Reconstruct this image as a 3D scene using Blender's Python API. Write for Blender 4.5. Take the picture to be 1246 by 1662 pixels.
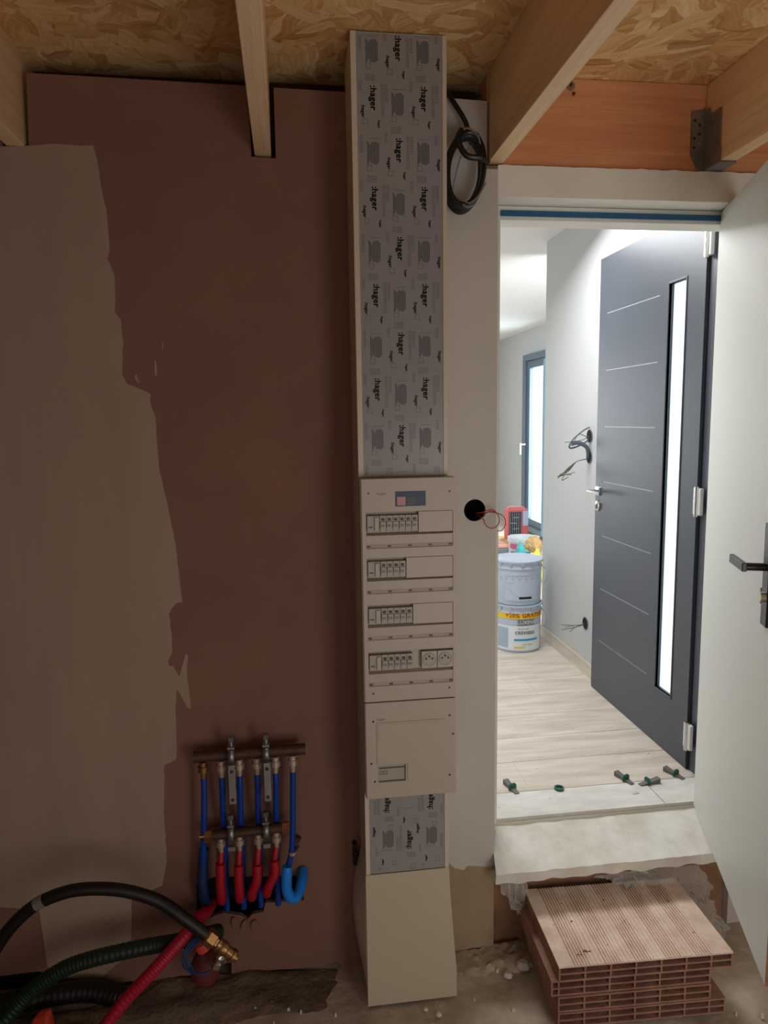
import bpy, bmesh, math, random
from math import sin, cos, pi, radians
from mathutils import Vector, Matrix, noise
from mathutils.geometry import tessellate_polygon
random.seed(7)
for o in list(bpy.data.objects): bpy.data.objects.remove(o)
S = bpy.context.scene
COL = S.collection

# ------------------------------------------------------------------ camera
P, YAW, ROLL, F, H = radians(7.45), radians(7.5), radians(.84), 1150., 1.77
fw = Vector((sin(YAW)*cos(P), cos(YAW)*cos(P), -sin(P)))
r0 = Vector((cos(YAW), -sin(YAW), 0)); u0 = r0.cross(fw)
rr = cos(ROLL)*r0 - sin(ROLL)*u0; uu = sin(ROLL)*r0 + cos(ROLL)*u0
cd = bpy.data.cameras.new('camera'); cam = bpy.data.objects.new('camera', cd); COL.objects.link(cam)
cam.matrix_world = Matrix(((rr.x, uu.x, -fw.x, 0), (rr.y, uu.y, -fw.y, 0), (rr.z, uu.z, -fw.z, H), (0, 0, 0, 1)))
cd.sensor_fit = 'VERTICAL'; cd.sensor_height = 24; cd.sensor_width = 18; cd.lens = F/1662*24; cd.clip_start = .02
S.camera = cam

# ------------------------------------------------------------------ world, lights, exposure
S.view_settings.view_transform = 'Standard'; S.view_settings.look = 'None'
S.view_settings.gamma = 1; S.view_settings.use_curve_mapping = False
S.view_settings.exposure = 0.0
w = bpy.data.worlds.new('sky'); S.world = w; w.use_nodes = True
bg = w.node_tree.nodes['Background']; bg.inputs[0].default_value = (.82, .92, 1, 1); bg.inputs[1].default_value = 2.2
def area(name, loc, rot, sx, sy, e, col):
    l = bpy.data.lights.new(name, 'AREA'); l.shape = 'RECTANGLE'; l.size = sx; l.size_y = sy; l.energy = e; l.color = col
    o = bpy.data.objects.new(name, l); COL.objects.link(o); o.location = loc; o.rotation_euler = rot; return o
# daylight of the far living room window, plus fill lights added out of frame
area('hall_left_fill_light', (-1.9, 4.2, 1.65), (0, radians(-90), 0), 2.0, 2.4, 12, (.95, .98, 1))  # unseen area light filling the hall from the left
area('hall_top_fill_light', (.75, 3.15, 2.78), (radians(-18), 0, 0), 1.1, .9, 56, (.97, .98, 1))  # added overhead fill for threshold and bricks, no opening in the ceiling
area('living_window_light', (3.25, 7.6, 1.5), (0, radians(90), 0), 2.3, 2.6, 220, (.93, .98, 1))
area('living_corner_fill_light', (2.2, 4.5, 1.6), (radians(90), 0, 0), 1.1, 2.2, 34, (.95, .98, 1))  # added fill hidden behind the hall corner, brightens the far room
area('living_back_fill_light', (-.6, 9.7, 1.6), (radians(-90), 0, 0), 2.4, 1.9, 75, (.95, .98, 1))  # added fill in front of the closed back wall
# added fill lights behind the camera
area('work_room_right_fill_light', (1.15, -.40, .95), (radians(96), 0, 0), .7, 1.4, 12.5, (1, .94, .90))  # added light floating in the room, lifts lintel and ceiling
area('work_room_rear_fill_light', (-.1, -.93, .9), (radians(90), 0, 0), 1.6, 1.2, 7, (1, .93, .91))  # added wide fill, softens the shade beside the trunking

# ------------------------------------------------------------------ materials
def lin(c): return tuple(((v/255)/12.92 if v/255 <= .04045 else ((v/255+.055)/1.055)**2.4) for v in c)
def nd(nt, t, **k):
    n = nt.nodes.new(t)
    for a, b in k.items():
        if a in ('operation', 'data_type', 'blend_type', 'feature', 'rotation_type', 'noise_dimensions', 'wave_type', 'bands_direction', 'distance'): setattr(n, a, b)
    return n
def mat(name, col, rough=.6, metal=0, var=0., vs=6., bump=0., bs=60., col2=None, stretch=(1, 1, 1), spec=.5, alpha=1, trans=0, emit=None, thr=(.35, .65)):
    m = bpy.data.materials.new(name); m.use_nodes = True; nt = m.node_tree; b = nt.nodes['Principled BSDF']
    c = lin(col) + (1,)
    b.inputs['Base Color'].default_value = c; b.inputs['Roughness'].default_value = rough; b.inputs['Metallic'].default_value = metal
    b.inputs['Specular IOR Level'].default_value = spec; b.inputs['Alpha'].default_value = alpha
    b.inputs['Transmission Weight'].default_value = trans
    tc = nd(nt, 'ShaderNodeTexCoord'); mp = nd(nt, 'ShaderNodeMapping'); mp.inputs['Scale'].default_value = stretch
    nt.links.new(tc.outputs['Object'], mp.inputs[0])
    if var or col2:
        n = nd(nt, 'ShaderNodeTexNoise'); n.inputs['Scale'].default_value = vs; n.inputs['Detail'].default_value = 6; n.inputs['Roughness'].default_value = .6
        nt.links.new(mp.outputs[0], n.inputs[0])
        r = nd(nt, 'ShaderNodeValToRGB'); r.color_ramp.elements[0].position = thr[0]; r.color_ramp.elements[1].position = thr[1]
        c2 = lin(col2) + (1,) if col2 else tuple(min(1, v*(1+var)) for v in c[:3]) + (1,)
        c1 = c if col2 else tuple(v*(1-var) for v in c[:3]) + (1,)
        r.color_ramp.elements[0].color = c1; r.color_ramp.elements[1].color = c2
        nt.links.new(n.outputs[0], r.inputs[0]); nt.links.new(r.outputs[0], b.inputs['Base Color'])
    if bump:
        n2 = nd(nt, 'ShaderNodeTexNoise'); n2.inputs['Scale'].default_value = bs; n2.inputs['Detail'].default_value = 5
        nt.links.new(mp.outputs[0], n2.inputs[0]); bp = nd(nt, 'ShaderNodeBump'); bp.inputs['Strength'].default_value = bump; bp.inputs['Distance'].default_value = .01
        nt.links.new(n2.outputs[0], bp.inputs['Height']); nt.links.new(bp.outputs[0], b.inputs['Normal'])
    if emit:
        b.inputs['Emission Color'].default_value = lin(emit[0]) + (1,); b.inputs['Emission Strength'].default_value = emit[1]
    return m
def osb():
    m = bpy.data.materials.new('osb'); m.use_nodes = True; nt = m.node_tree; L = nt.links.new; b = nt.nodes['Principled BSDF']
    b.inputs['Roughness'].default_value = .6
    tc = nd(nt, 'ShaderNodeTexCoord')
    wn = nd(nt, 'ShaderNodeTexNoise'); wn.inputs['Scale'].default_value = 9; L(tc.outputs['Object'], wn.inputs[0])
    mx = nd(nt, 'ShaderNodeVectorMath', operation='MULTIPLY_ADD'); mx.inputs[1].default_value = (.07, .07, 0); L(wn.outputs['Color'], mx.inputs[0]); L(tc.outputs['Object'], mx.inputs[2])
    cols = []
    for sc, off in ((4.5, 0), (6.5, 3.7), (9, 8.1)):
        ad = nd(nt, 'ShaderNodeVectorMath', operation='ADD'); ad.inputs[1].default_value = (off, off*.6, 0); L(mx.outputs[0], ad.inputs[0])
        v = nd(nt, 'ShaderNodeTexVoronoi'); v.inputs['Scale'].default_value = sc; L(ad.outputs[0], v.inputs[0])
        sp = nd(nt, 'ShaderNodeSeparateColor'); L(v.outputs['Color'], sp.inputs[0])
        an = nd(nt, 'ShaderNodeMath', operation='MULTIPLY'); an.inputs[1].default_value = 3.14; L(sp.outputs[0], an.inputs[0])
        ro = nd(nt, 'ShaderNodeVectorRotate', rotation_type='Z_AXIS'); L(ad.outputs[0], ro.inputs[0]); L(an.outputs[0], ro.inputs['Angle'])
        st = nd(nt, 'ShaderNodeVectorMath', operation='MULTIPLY'); st.inputs[1].default_value = (4, 20, 4); L(ro.outputs[0], st.inputs[0])
        v2 = nd(nt, 'ShaderNodeTexVoronoi'); v2.inputs['Scale'].default_value = 1; L(st.outputs[0], v2.inputs[0])
        s2 = nd(nt, 'ShaderNodeSeparateColor'); L(v2.outputs['Color'], s2.inputs[0])
        st2 = nd(nt, 'ShaderNodeVectorMath', operation='MULTIPLY'); st2.inputs[1].default_value = (1.5, 22, 1); L(ro.outputs[0], st2.inputs[0])
        gn = nd(nt, 'ShaderNodeTexNoise'); gn.inputs['Scale'].default_value = 4; L(st2.outputs[0], gn.inputs[0])
        ma = nd(nt, 'ShaderNodeMath', operation='MULTIPLY_ADD'); ma.inputs[1].default_value = .62; L(gn.outputs[0], ma.inputs[0])
        mb = nd(nt, 'ShaderNodeMath', operation='MULTIPLY'); mb.inputs[1].default_value = .42; L(s2.outputs[0], mb.inputs[0]); L(mb.outputs[0], ma.inputs[2])
        cols.append((ma.outputs[0], s2.outputs[1]))
    a = cols[0][0]
    for val, mask in cols[1:]:
        g = nd(nt, 'ShaderNodeMath', operation='GREATER_THAN'); g.inputs[1].default_value = .52; L(mask, g.inputs[0])
        mi = nd(nt, 'ShaderNodeMix'); L(g.outputs[0], mi.inputs[0]); L(a, mi.inputs[2]); L(val, mi.inputs[3]); a = mi.outputs[0]
    r = nd(nt, 'ShaderNodeValToRGB'); e = r.color_ramp.elements
    e[0].position = .12; e[0].color = lin((160, 110, 60)) + (1,); e[1].position = .92; e[1].color = lin((255, 236, 196)) + (1,)
    for p, c in ((.3, (200, 150, 92)), (.5, (226, 182, 122)), (.72, (240, 206, 152))): x = e.new(p); x.color = lin(c) + (1,)
    L(a, r.inputs[0]); L(r.outputs[0], b.inputs['Base Color'])
    bp = nd(nt, 'ShaderNodeBump'); bp.inputs['Strength'].default_value = .35; bp.inputs['Distance'].default_value = .004; L(a, bp.inputs['Height']); L(bp.outputs[0], b.inputs['Normal'])
    return m
def wood(name, c1, c2, along='Y', sc=1.):
    st = {'Y': (26*sc, 1.1*sc, 26*sc), 'X': (1.1*sc, 26*sc, 26*sc)}[along]
    return mat(name, c1, .55, col2=c2, vs=1.6, stretch=st, bump=.12, bs=6, thr=(.3, .72))
M = {}
def clear():
    m = bpy.data.materials.new('clear_glass'); m.use_nodes = True; nt = m.node_tree; nt.nodes.remove(nt.nodes['Principled BSDF'])
    t = nd(nt, 'ShaderNodeBsdfTransparent'); t.inputs[0].default_value = (.95, .98, .98, 1); g = nd(nt, 'ShaderNodeBsdfGlossy'); g.inputs['Roughness'].default_value = .02
    x = nd(nt, 'ShaderNodeMixShader'); x.inputs[0].default_value = .07; nt.links.new(t.outputs[0], x.inputs[1]); nt.links.new(g.outputs[0], x.inputs[2]); nt.links.new(x.outputs[0], nt.nodes['Material Output'].inputs[0]); return m
M['osb'] = osb()
M['joist'] = wood('joist_wood', (226, 184, 136), (246, 218, 178))
M['header'] = wood('header_wood', (206, 136, 92), (230, 168, 122), 'X')
M['raw'] = mat('raw_plasterboard', (134, 98, 82), .9, var=.10, vs=2.2, bump=.08, bs=40)
M['coat'] = mat('skim_coat', (168, 145, 126), .85, var=.05, vs=3, bump=.1, bs=14, stretch=(3, 1, .6))
M['paint'] = mat('white_paint', (200, 193, 184), .7, var=.02, vs=4, bump=.05, bs=120)
M['lintel'] = mat('lintel_plaster', (238, 236, 226), .8, var=.03, vs=6, bump=.08, bs=60)
M['hall'] = mat('hall_white', (188, 190, 190), .8)
M['hallceil'] = mat('hall_ceiling_white', (232, 232, 230), .8)
M['concrete'] = mat('rough_concrete', (160, 144, 124), .9, col2=(208, 194, 174), vs=5, bump=.5, bs=30)
M['screed'] = mat('screed', (216, 212, 198), .9, col2=(238, 236, 226), vs=9, bump=.35, bs=38)
M['riser'] = mat('clay_riser', (150, 112, 84), .9, var=.2, vs=8, bump=.4, bs=40)
M['dirt'] = mat('dirt', (112, 94, 76), .95, var=.3, vs=14, bump=.7, bs=60)
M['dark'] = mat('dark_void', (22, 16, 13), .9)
M['tile'] = mat('plank_tile', (196, 182, 166), .45, col2=(222, 212, 198), vs=1.5, stretch=(2, 14, 1), bump=.03, bs=30)
M['tilebase'] = mat('baseboard_tile', (196, 182, 166), .45, col2=(222, 212, 198), vs=1.5, stretch=(1, 2, 14))
M['tiledust'] = mat('dusty_tile', (206, 202, 194), .7, col2=(226, 224, 216), vs=5, stretch=(1.5, 4, 1))
M['grout'] = mat('light_grout', (220, 214, 200), .9)
M['pvc'] = mat('white_pvc', (208, 196, 176), .35)
M['pvcpanel'] = mat('panel_pvc', (186, 174, 158), .4)
M['cream'] = mat('cream_cover', (196, 184, 160), .38, var=.015, vs=2)
M['module'] = mat('module_grey', (172, 164, 150), .4)
M['film'] = mat('grey_film', (150, 148, 146), .3, var=.05, vs=5)
M['ink'] = mat('black_ink', (14, 14, 16), .5)
M['inkgrey'] = mat('grey_ink', (80, 80, 84), .5)
M['inklight'] = mat('light_ink', (92, 92, 94), .5)
M['toggle'] = mat('dark_toggle', (58, 54, 50), .4)
M['slot'] = mat('slot_plastic', (176, 160, 142), .5)
M['bluestick'] = mat('blue_sticker', (12, 46, 84), .4)
M['pink'] = mat('pink_print', (196, 150, 146), .5)
M['white'] = mat('white_gloss', (235, 235, 232), .35)
M['doorwhite'] = mat('door_white', (212, 214, 206), .45, var=.01, vs=2)
M['doorgrey'] = mat('door_grey', (66, 72, 82), .38, var=.05, vs=3)
M['framegrey'] = mat('frame_grey', (66, 70, 84), .4)
M['winframe'] = mat('window_frame_grey', (96, 112, 128), .4)
M['winblue'] = mat('window_blue_film', (120, 166, 196), .4)
M['glass'] = clear()
M['frost'] = mat('frosted_glass', (225, 238, 240), .5, emit=((226, 242, 246), .95))  # emission stands in for daylight behind the pane
M['bluetape'] = mat('blue_seal', (36, 96, 140), .5)
M['chrome'] = mat('chrome', (205, 205, 205), .22, 1)
M['black'] = mat('black_metal', (16, 16, 18), .35)
M['steelgrey'] = mat('galvanised_steel', (150, 150, 150), .42, .85, var=.15, vs=20)
M['brass'] = mat('brass', (160, 124, 80), .38, .9, var=.15, vs=30)
M['brassold'] = mat('tarnished_brass', (84, 62, 46), .6, .5, var=.25, vs=30)
M['nickel'] = mat('nickel', (205, 190, 170), .35, .7)
M['bluepipe'] = mat('blue_pex', (12, 60, 150), .4)
M['bluedark'] = mat('blue_pex_dark', (14, 50, 100), .5)
M['bluesleeve'] = mat('blue_sleeve', (20, 132, 232), .4)
M['redsleeve'] = mat('red_sleeve', (166, 14, 34), .45)
M['redpipe'] = mat('red_pex', (170, 30, 30), .45)
M['hose'] = mat('black_hose', (14, 12, 11), .5)
M['green'] = mat('green_conduit', (15, 40, 28), .5)
M['redcond'] = mat('red_conduit', (172, 18, 46), .5)
M['orange'] = mat('orange_plastic', (200, 66, 50), .6)
M['cable'] = mat('black_cable', (18, 18, 20), .35)
M['cablegrey'] = mat('grey_cable', (120, 118, 116), .5)
M['copper'] = mat('copper_wire', (160, 96, 66), .4, .3)
M['redwire'] = mat('red_wire', (186, 70, 64), .5)
M['brick'] = mat('terracotta', (146, 104, 86), .85, col2=(172, 132, 112), vs=12, bump=.3, bs=60)
M['bricktop'] = mat('terracotta_dusty', (214, 184, 164), .9, col2=(236, 212, 194), vs=16, bump=.3, bs=70)
M['plastic'] = mat('dusty_plastic_sheet', (214, 208, 198), .3, alpha=.42)
M['bucket'] = mat('bucket_grey', (192, 204, 222), .4)
M['bucketwhite'] = mat('bucket_white', (226, 234, 238), .4)
M['labelgrey'] = mat('label_grey', (170, 184, 204), .5)
M['yellow'] = mat('yellow_print', (240, 206, 40), .5)
M['redprint'] = mat('red_print', (196, 84, 34), .5)
M['cyan'] = mat('cyan_print', (40, 150, 200), .5)
M['magenta'] = mat('magenta_print', (232, 110, 160), .5)
M['toolgrey'] = mat('tool_grey', (112, 118, 130), .5)
M['salmon'] = mat('salmon_plastic', (226, 160, 145), .5)
M['tan'] = mat('tan_cloth', (206, 170, 120), .8, var=.15, vs=12)
M['bagyellow'] = mat('yellow_bag', (228, 220, 70), .5, var=.15, vs=14)
M['bagcyan'] = mat('cyan_bag', (70, 180, 185), .5)
M['radiored'] = mat('radio_red', (206, 92, 92), .5)
M['radiodark'] = mat('radio_grille', (38, 34, 46), .5)
M['clipgreen'] = mat('clip_green', (20, 96, 72), .45)
M['clipgrey'] = mat('clip_grey', (104, 104, 100), .6)
M['chip'] = mat('plaster_chip', (210, 204, 192), .9)

# ------------------------------------------------------------------ mesh helpers
class MB:
    def __init__(s): s.v = []; s.f = []
    def raw(s, v, f):
        n = len(s.v); s.v += [tuple(p) for p in v]; s.f += [tuple(i+n for i in q) for q in f]; return s
    def box(s, x0, x1, y0, y1, z0, z1):
        return s.raw([(x0, y0, z0), (x1, y0, z0), (x1, y1, z0), (x0, y1, z0), (x0, y0, z1), (x1, y0, z1), (x1, y1, z1), (x0, y1, z1)],
                     [(0, 3, 2, 1), (4, 5, 6, 7), (0, 1, 5, 4), (1, 2, 6, 5), (2, 3, 7, 6), (3, 0, 4, 7)])
    def hexa(s, b, t):   # 4 bottom + 4 top points
        return s.raw(list(b)+list(t), [(0, 3, 2, 1), (4, 5, 6, 7), (0, 1, 5, 4), (1, 2, 6, 5), (2, 3, 7, 6), (3, 0, 4, 7)])
    def ring(s, c, ax, r, n=16, sx=None):
        ax = Vector(ax).normalized(); a = ax.orthogonal().normalized() if not sx else Vector(sx); b = ax.cross(a)
        return [Vector(c)+a*r*cos(2*pi*i/n)+b*r*sin(2*pi*i/n) for i in range(n)]
    def lathe(s, c, prof, ax=(0, 0, 1), n=24, closed=False):   # prof = [(r, h)...]
        c = Vector(c); ax = Vector(ax).normalized(); vs = []; fs = []
        for r, h in prof: vs += s.ring(c+ax*h, ax, max(r, 1e-5), n)
        k = len(prof)
        for i in range(k-1 if not closed else k):
            j = (i+1) % k
            for q in range(n): fs.append((i*n+q, i*n+(q+1) % n, j*n+(q+1) % n, j*n+q))
        if not closed:
            fs.append(tuple(range(n))[::-1]); fs.append(tuple(range((k-1)*n, k*n)))
        return s.raw(vs, fs)
    def cyl(s, a, b, r, n=16, r2=None):
        a = Vector(a); b = Vector(b); return s.lathe(a, [(r, 0), (r if r2 is None else r2, (b-a).length)], b-a, n)
    def tube(s, pts, r, n=10, sub=6, rf=None, smooth=True):
        pts = [Vector(p) for p in pts]; q = []
        if smooth and len(pts) > 2:
            for i in range(len(pts)-1):
                p0 = pts[max(i-1, 0)]; p1 = pts[i]; p2 = pts[i+1]; p3 = pts[min(i+2, len(pts)-1)]
                for k in range(sub):
                    t = k/sub; q.append(.5*((2*p1)+(p2-p0)*t+(2*p0-5*p1+4*p2-p3)*t*t+(3*p1-p0-3*p2+p3)*t**3))
            q.append(pts[-1])
        else: q = pts
        vs = []; fs = []; prev = None
        for i, p in enumerate(q):
            t = (q[min(i+1, len(q)-1)]-q[max(i-1, 0)]).normalized()
            a = (prev - t*prev.dot(t)) if prev is not None else t.orthogonal()
            a.normalize(); prev = a; b = t.cross(a); R = rf(i/(len(q)-1), r) if rf else r
            vs += [p+a*R*cos(2*pi*j/n)+b*R*sin(2*pi*j/n) for j in range(n)]
        for i in range(len(q)-1):
            for j in range(n): fs.append((i*n+j, i*n+(j+1) % n, (i+1)*n+(j+1) % n, (i+1)*n+j))
        fs.append(tuple(range(n))[::-1]); fs.append(tuple(range((len(q)-1)*n, len(q)*n)))
        return s.raw(vs, fs)
    def plate(s, outer, holes, d0, d1, ax='Y'):   # 2D polygon (with holes) extruded between d0 and d1
        loops = [outer]+holes
        def P3(p, d): return {'Y': (p[0], d, p[1]), 'Z': (p[0], p[1], d), 'X': (d, p[0], p[1])}[ax]
        tri = tessellate_polygon([[Vector((p[0], p[1], 0)) for p in l] for l in loops])
        flat = [p for l in loops for p in l]; n = len(flat)
        vs = [P3(p, d0) for p in flat]+[P3(p, d1) for p in flat]
        fs = [tuple(t) for t in tri]+[tuple(i+n for i in reversed(t)) for t in tri]; b = 0
        for l in loops:
            m = len(l)
            for i in range(m): fs.append((b+i, b+(i+1) % m, b+(i+1) % m+n, b+i+n))
            b += m
        s.raw(vs, fs); return s
def obj(name, mb, m, parent=None, label=None, cat=None, group=None, kind=None, smooth=False, bev=0, loc=None):
    me = bpy.data.meshes.new(name); v = mb.v
    if parent is not None:
        L = Vector((0, 0, 0)); p = parent
        while p: L += p.location; p = p.parent
        off = L; ol = Vector((0, 0, 0))
    else:
        xs, ys, zs = zip(*v); off = Vector(loc) if loc else Vector(((min(xs)+max(xs))/2, (min(ys)+max(ys))/2, min(zs))); ol = off
    me.from_pydata([tuple(Vector(q)-off) for q in v], [], mb.f); me.update()
    bm = bmesh.new(); bm.from_mesh(me); bmesh.ops.recalc_face_normals(bm, faces=bm.faces); bm.to_mesh(me); bm.free()
    me.materials.append(M[m] if isinstance(m, str) else m)
    if smooth:
        for p in me.polygons: p.use_smooth = True
        me.set_sharp_from_angle(angle=radians(40))
    o = bpy.data.objects.new(name, me); COL.objects.link(o); o.location = ol
    if parent is not None: o.parent = parent
    if bev:
        b = o.modifiers.new('bevel', 'BEVEL'); b.width = bev; b.segments = 2; b.limit_method = 'ANGLE'
    tag(o, label, cat, group, kind); return o
def tag(o, label=None, cat=None, group=None, kind=None):
    for k, x in (('label', label), ('category', cat), ('group', group), ('kind', kind)):
        if x: o[k] = x
    return o
def emp(name, loc, label=None, cat=None, group=None, kind=None):
    o = bpy.data.objects.new(name, None); COL.objects.link(o); o.location = loc; o.empty_display_size = .05
    return tag(o, label, cat, group, kind)
def dup(root, loc, label=None, group=None):
    r = root.copy(); COL.objects.link(r); r.location = loc
    if label: r['label'] = label
    if group: r['group'] = group
    for ch in list(root.children):
        c = ch.copy(); COL.objects.link(c); c.parent = r
        for g in ch.children: d = g.copy(); COL.objects.link(d); d.parent = c
    return r
_tc = {}
def text(s, size, bold=.0, align='CENTER'):
    k = (s, size, bold, align)
    if k not in _tc:
        cu = bpy.data.curves.new('t', 'FONT'); cu.body = s; cu.size = 1;  cu.align_x = align; cu.align_y = 'CENTER'; cu.resolution_u = 2; cu.space_character = 1.04
        o = bpy.data.objects.new('t', cu); COL.objects.link(o)
        me = bpy.data.meshes.new_from_object(o.evaluated_get(bpy.context.evaluated_depsgraph_get()))
        _tc[k] = ([tuple(v.co*size) for v in me.vertices], [tuple(p.vertices) for p in me.polygons])
        bpy.data.objects.remove(o); bpy.data.curves.remove(cu); bpy.data.meshes.remove(me)
    return _tc[k]
def put_text(mb, s, size, fn, bold=0., align='CENTER'):
    v, f = text(s, size, 0, align)     # bold = a few copies printed slightly apart
    for dx, dy in (((0, 0),) if not bold else ((-bold/2, -bold/2), (bold/2, -bold/2), (bold/2, bold/2), (-bold/2, bold/2), (0, 0))):
        mb.raw([fn(p[0]+dx, p[1]+dy) for p in v], f)
def circ(cx, cz, r, n=20, k=1.): return [(cx+r*cos(2*pi*i/n)*k, cz+r*sin(2*pi*i/n)) for i in range(n)]

WY = 2.12       # face of the wall that carries the trunking
# ================================================================== STRUCTURE
# work-room floor
fl = MB(); N = 90
gx = [-1.7+3.9*i/N for i in range(N+1)]; gy = [-1.05+3.33*i/N for i in range(N+1)]
vs = [(x, y, .012*noise.noise(Vector((x*3, y*3, 0)))*(1 if y > .3 else .3)+.006*noise.noise(Vector((x*11, y*11, 3)))-.012) for y in gy for x in gx]
fl.raw(vs, [(j*(N+1)+i, j*(N+1)+i+1, (j+1)*(N+1)+i+1, (j+1)*(N+1)+i) for j in range(N) for i in range(N)])
obj('floor', fl, 'concrete', kind='structure', smooth=True, loc=(0, 0, 0))
# back wall with the doorway, the manifold cavity, the round box hole and a ragged foot
cav = [(-.332, .329), (-.28, .348), (-.042, .327), (0, .323), (0, .237), (-.122, .243), (-.129, .212), (-.165, .207), (-.181, .19), (-.2, .207), (-.257, .222), (-.315, .205), (-.336, .229)]
foot = [(.63, -.05), (.5, -.05), (.15, -.05), (.1, .008), (.03, -.004), (-.05, .0), (-.12, .004), (-.238, .007), (-.236, .05), (-.28, .04), (-.324, .014), (-.4, .02), (-.475, .012), (-.56, .022), (-.66, .015), (-.75, .048), (-.82, .09), (-1.7, .07)]
outer = [(-1.7, 2.697), (.19, 2.683), (.42, 2.681), (.6, 2.676), (.6, 2.508), (.63, 2.508)]+foot
notch = [(-1.7, 2.697), (-.735, 2.696), (-.735, 2.5), (-.668, 2.497), (-.66, 2.695), (-.08, 2.688), (-.08, 2.503), (-.012, 2.5), (-.012, 2.686), (.19, 2.683), (.42, 2.681), (.596, 2.676), (.596, 2.5), (.63, 2.5)]
wb = MB(); wb.plate(notch+foot, [cav[::-1], circ(.562, 1.487, .035)[::-1]], WY, WY+.014)
wall = obj('wall_back', wb, 'raw', kind='structure', loc=(0, WY, 0))
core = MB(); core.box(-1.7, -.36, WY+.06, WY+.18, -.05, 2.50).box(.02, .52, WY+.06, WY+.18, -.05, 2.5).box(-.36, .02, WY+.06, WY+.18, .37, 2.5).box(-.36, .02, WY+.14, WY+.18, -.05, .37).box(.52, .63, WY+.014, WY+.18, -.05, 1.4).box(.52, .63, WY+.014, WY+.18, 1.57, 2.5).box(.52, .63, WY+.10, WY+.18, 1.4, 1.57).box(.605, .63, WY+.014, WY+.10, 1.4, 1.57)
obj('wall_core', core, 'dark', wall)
core2 = MB(); core2.box(-1.7, .63, WY+.181, WY+.195, -.05, 2.9)
obj('wall_hall_face', core2, 'hall', wall)
coat = [(-1.5, 2.50), (-.706, 2.508), (-.66, 2.512), (-.6, 2.519), (-.54, 2.516), (-.501, 2.518), (-.493, 2.474), (-.487, 2.414), (-.477, 2.334), (-.475, 2.266), (-.475, 2.245), (-.483, 2.22), (-.466, 2.179), (-.468, 2.121), (-.473, 2.08), (-.457, 2.058), (-.454, 1.987), (-.461, 1.928), (-.462, 1.906), (-.451, 1.882), (-.396, 1.857), (-.387, 1.85), (-.391, 1.833), (-.378, 1.789), (-.376, 1.675), (-.375, 1.631), (-.364, 1.568), (-.352, 1.495), (-.342, 1.422), (-.337, 1.348), (-.33, 1.24), (-.348, 1.237), (-.371, 1.205), (-.366, 1.125), (-.367, 1.087), (-.381, 1.06), (-.379, 1.046), (-.367, 1.045), (-.351, 1.012), (-.329, 1.081), (-.322, 1.075), (-.328, 1.008), (-.32, .907), (-.332, .912), (-.36, .972), (-.367, .914), (-.369, .787), (-.373, .748), (-.409, .731), (-.418, .561), (-.418, .418), (-.437, .337), (-.53, .302), (-.539, .171), (-.566, .101), (-.663, .028), (-.707, .051), (-.77, .063), (-.794, .108), (-.804, .296), (-.912, .318), (-1.5, .33)]
co = []
for i, a in enumerate(coat):   # extra small raggedness
    b = coat[(i+1) % len(coat)]; co.append(a); d = math.dist(a, b)
    if d < .4 and a[0] > -.7:
        k = int(d/.014)
        for j in range(1, k): t = j/k; x = a[0]+(b[0]-a[0])*t; z = a[1]+(b[1]-a[1])*t; co.append((x+.0035*noise.noise(Vector((x*90, z*90, 1))), z+.002*noise.noise(Vector((x*70, z*70, 5)))))
obj('skim_coat', MB().plate(co, [], WY-.0022, WY-.0001), 'coat', wall)
for pts in ([(-.372, 1.95), (-.366, 1.935), (-.368, 1.90), (-.374, 1.905)], [(-.43, 1.90), (-.424, 1.907), (-.416, 1.88), (-.422, 1.884)], [(-.35, 2.0), (-.345, 1.985), (-.349, 1.975)]):
    obj('plaster_smear', MB().plate(pts, [], WY-.0018, WY-.0001), 'coat', wall)
pr = [(.44, 2.50), (.596, 2.49), (.63, 2.49), (.63, .295), (.60, .292), (.57, .299), (.538, .302), (.53, .291), (.522, .289), (.508, .296), (.497, .298), (.48, .315), (.47, .333), (.46, .42), (.44, .6)]
obj('wall_paint', MB().plate(pr, [circ(.562, 1.487, .0345)[::-1]], WY-.002, WY-.0001), 'paint', wall)
obj('dusty_plaster', MB().plate([(.44, 0), (.63, .0), (.63, .33), (.44, .40)], [], WY-.0012, WY-.0001), mat('beige_plaster', (166, 146, 116), .9, var=.12, vs=5), wall)
tp = MB().plate([(.44, 2.5), (.596, 2.49), (.596, 2.675), (.44, 2.68)], [], WY-.002, WY-.0001)
obj('wall_paint', tp, 'paint', wall)
# ragged cardboard/plaster tongues under the cavity, scored lines
for c, s_ in (((-.222, .19), .018), ((-.19, .175), .02), ((-.158, .17), .022)):
    ps = [(c[0]+s_*(.7+.3*noise.noise(Vector((i*1.7, c[0]*50, 0))))*cos(i*pi/5)*.8, c[1]+s_*(1+.3*noise.noise(Vector((i, c[0]*30, 4))))*sin(i*pi/5)) for i in range(10)]
    obj('torn_flap', MB().plate(ps, [], WY-.009, WY-.005), 'raw', wall, bev=.001)
# doorway lintel and hidden right part of the wall
wr = MB().box(1.48, 2.2, WY, WY+.18, -.05, 2.5)
obj('wall_back.001', wr, 'paint', kind='structure')
le = [(.63, 2.415), (1.48, 2.415), (1.48, 2.502)]+[(1.48-.85*i/40, 2.503+.004*noise.noise(Vector((i*.6, 0, 2)))) for i in range(1, 40)]+[(.63, 2.502)]
lint = obj('trim_1', MB().plate(le, [], WY, WY+.18), 'lintel', kind='structure')
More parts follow.
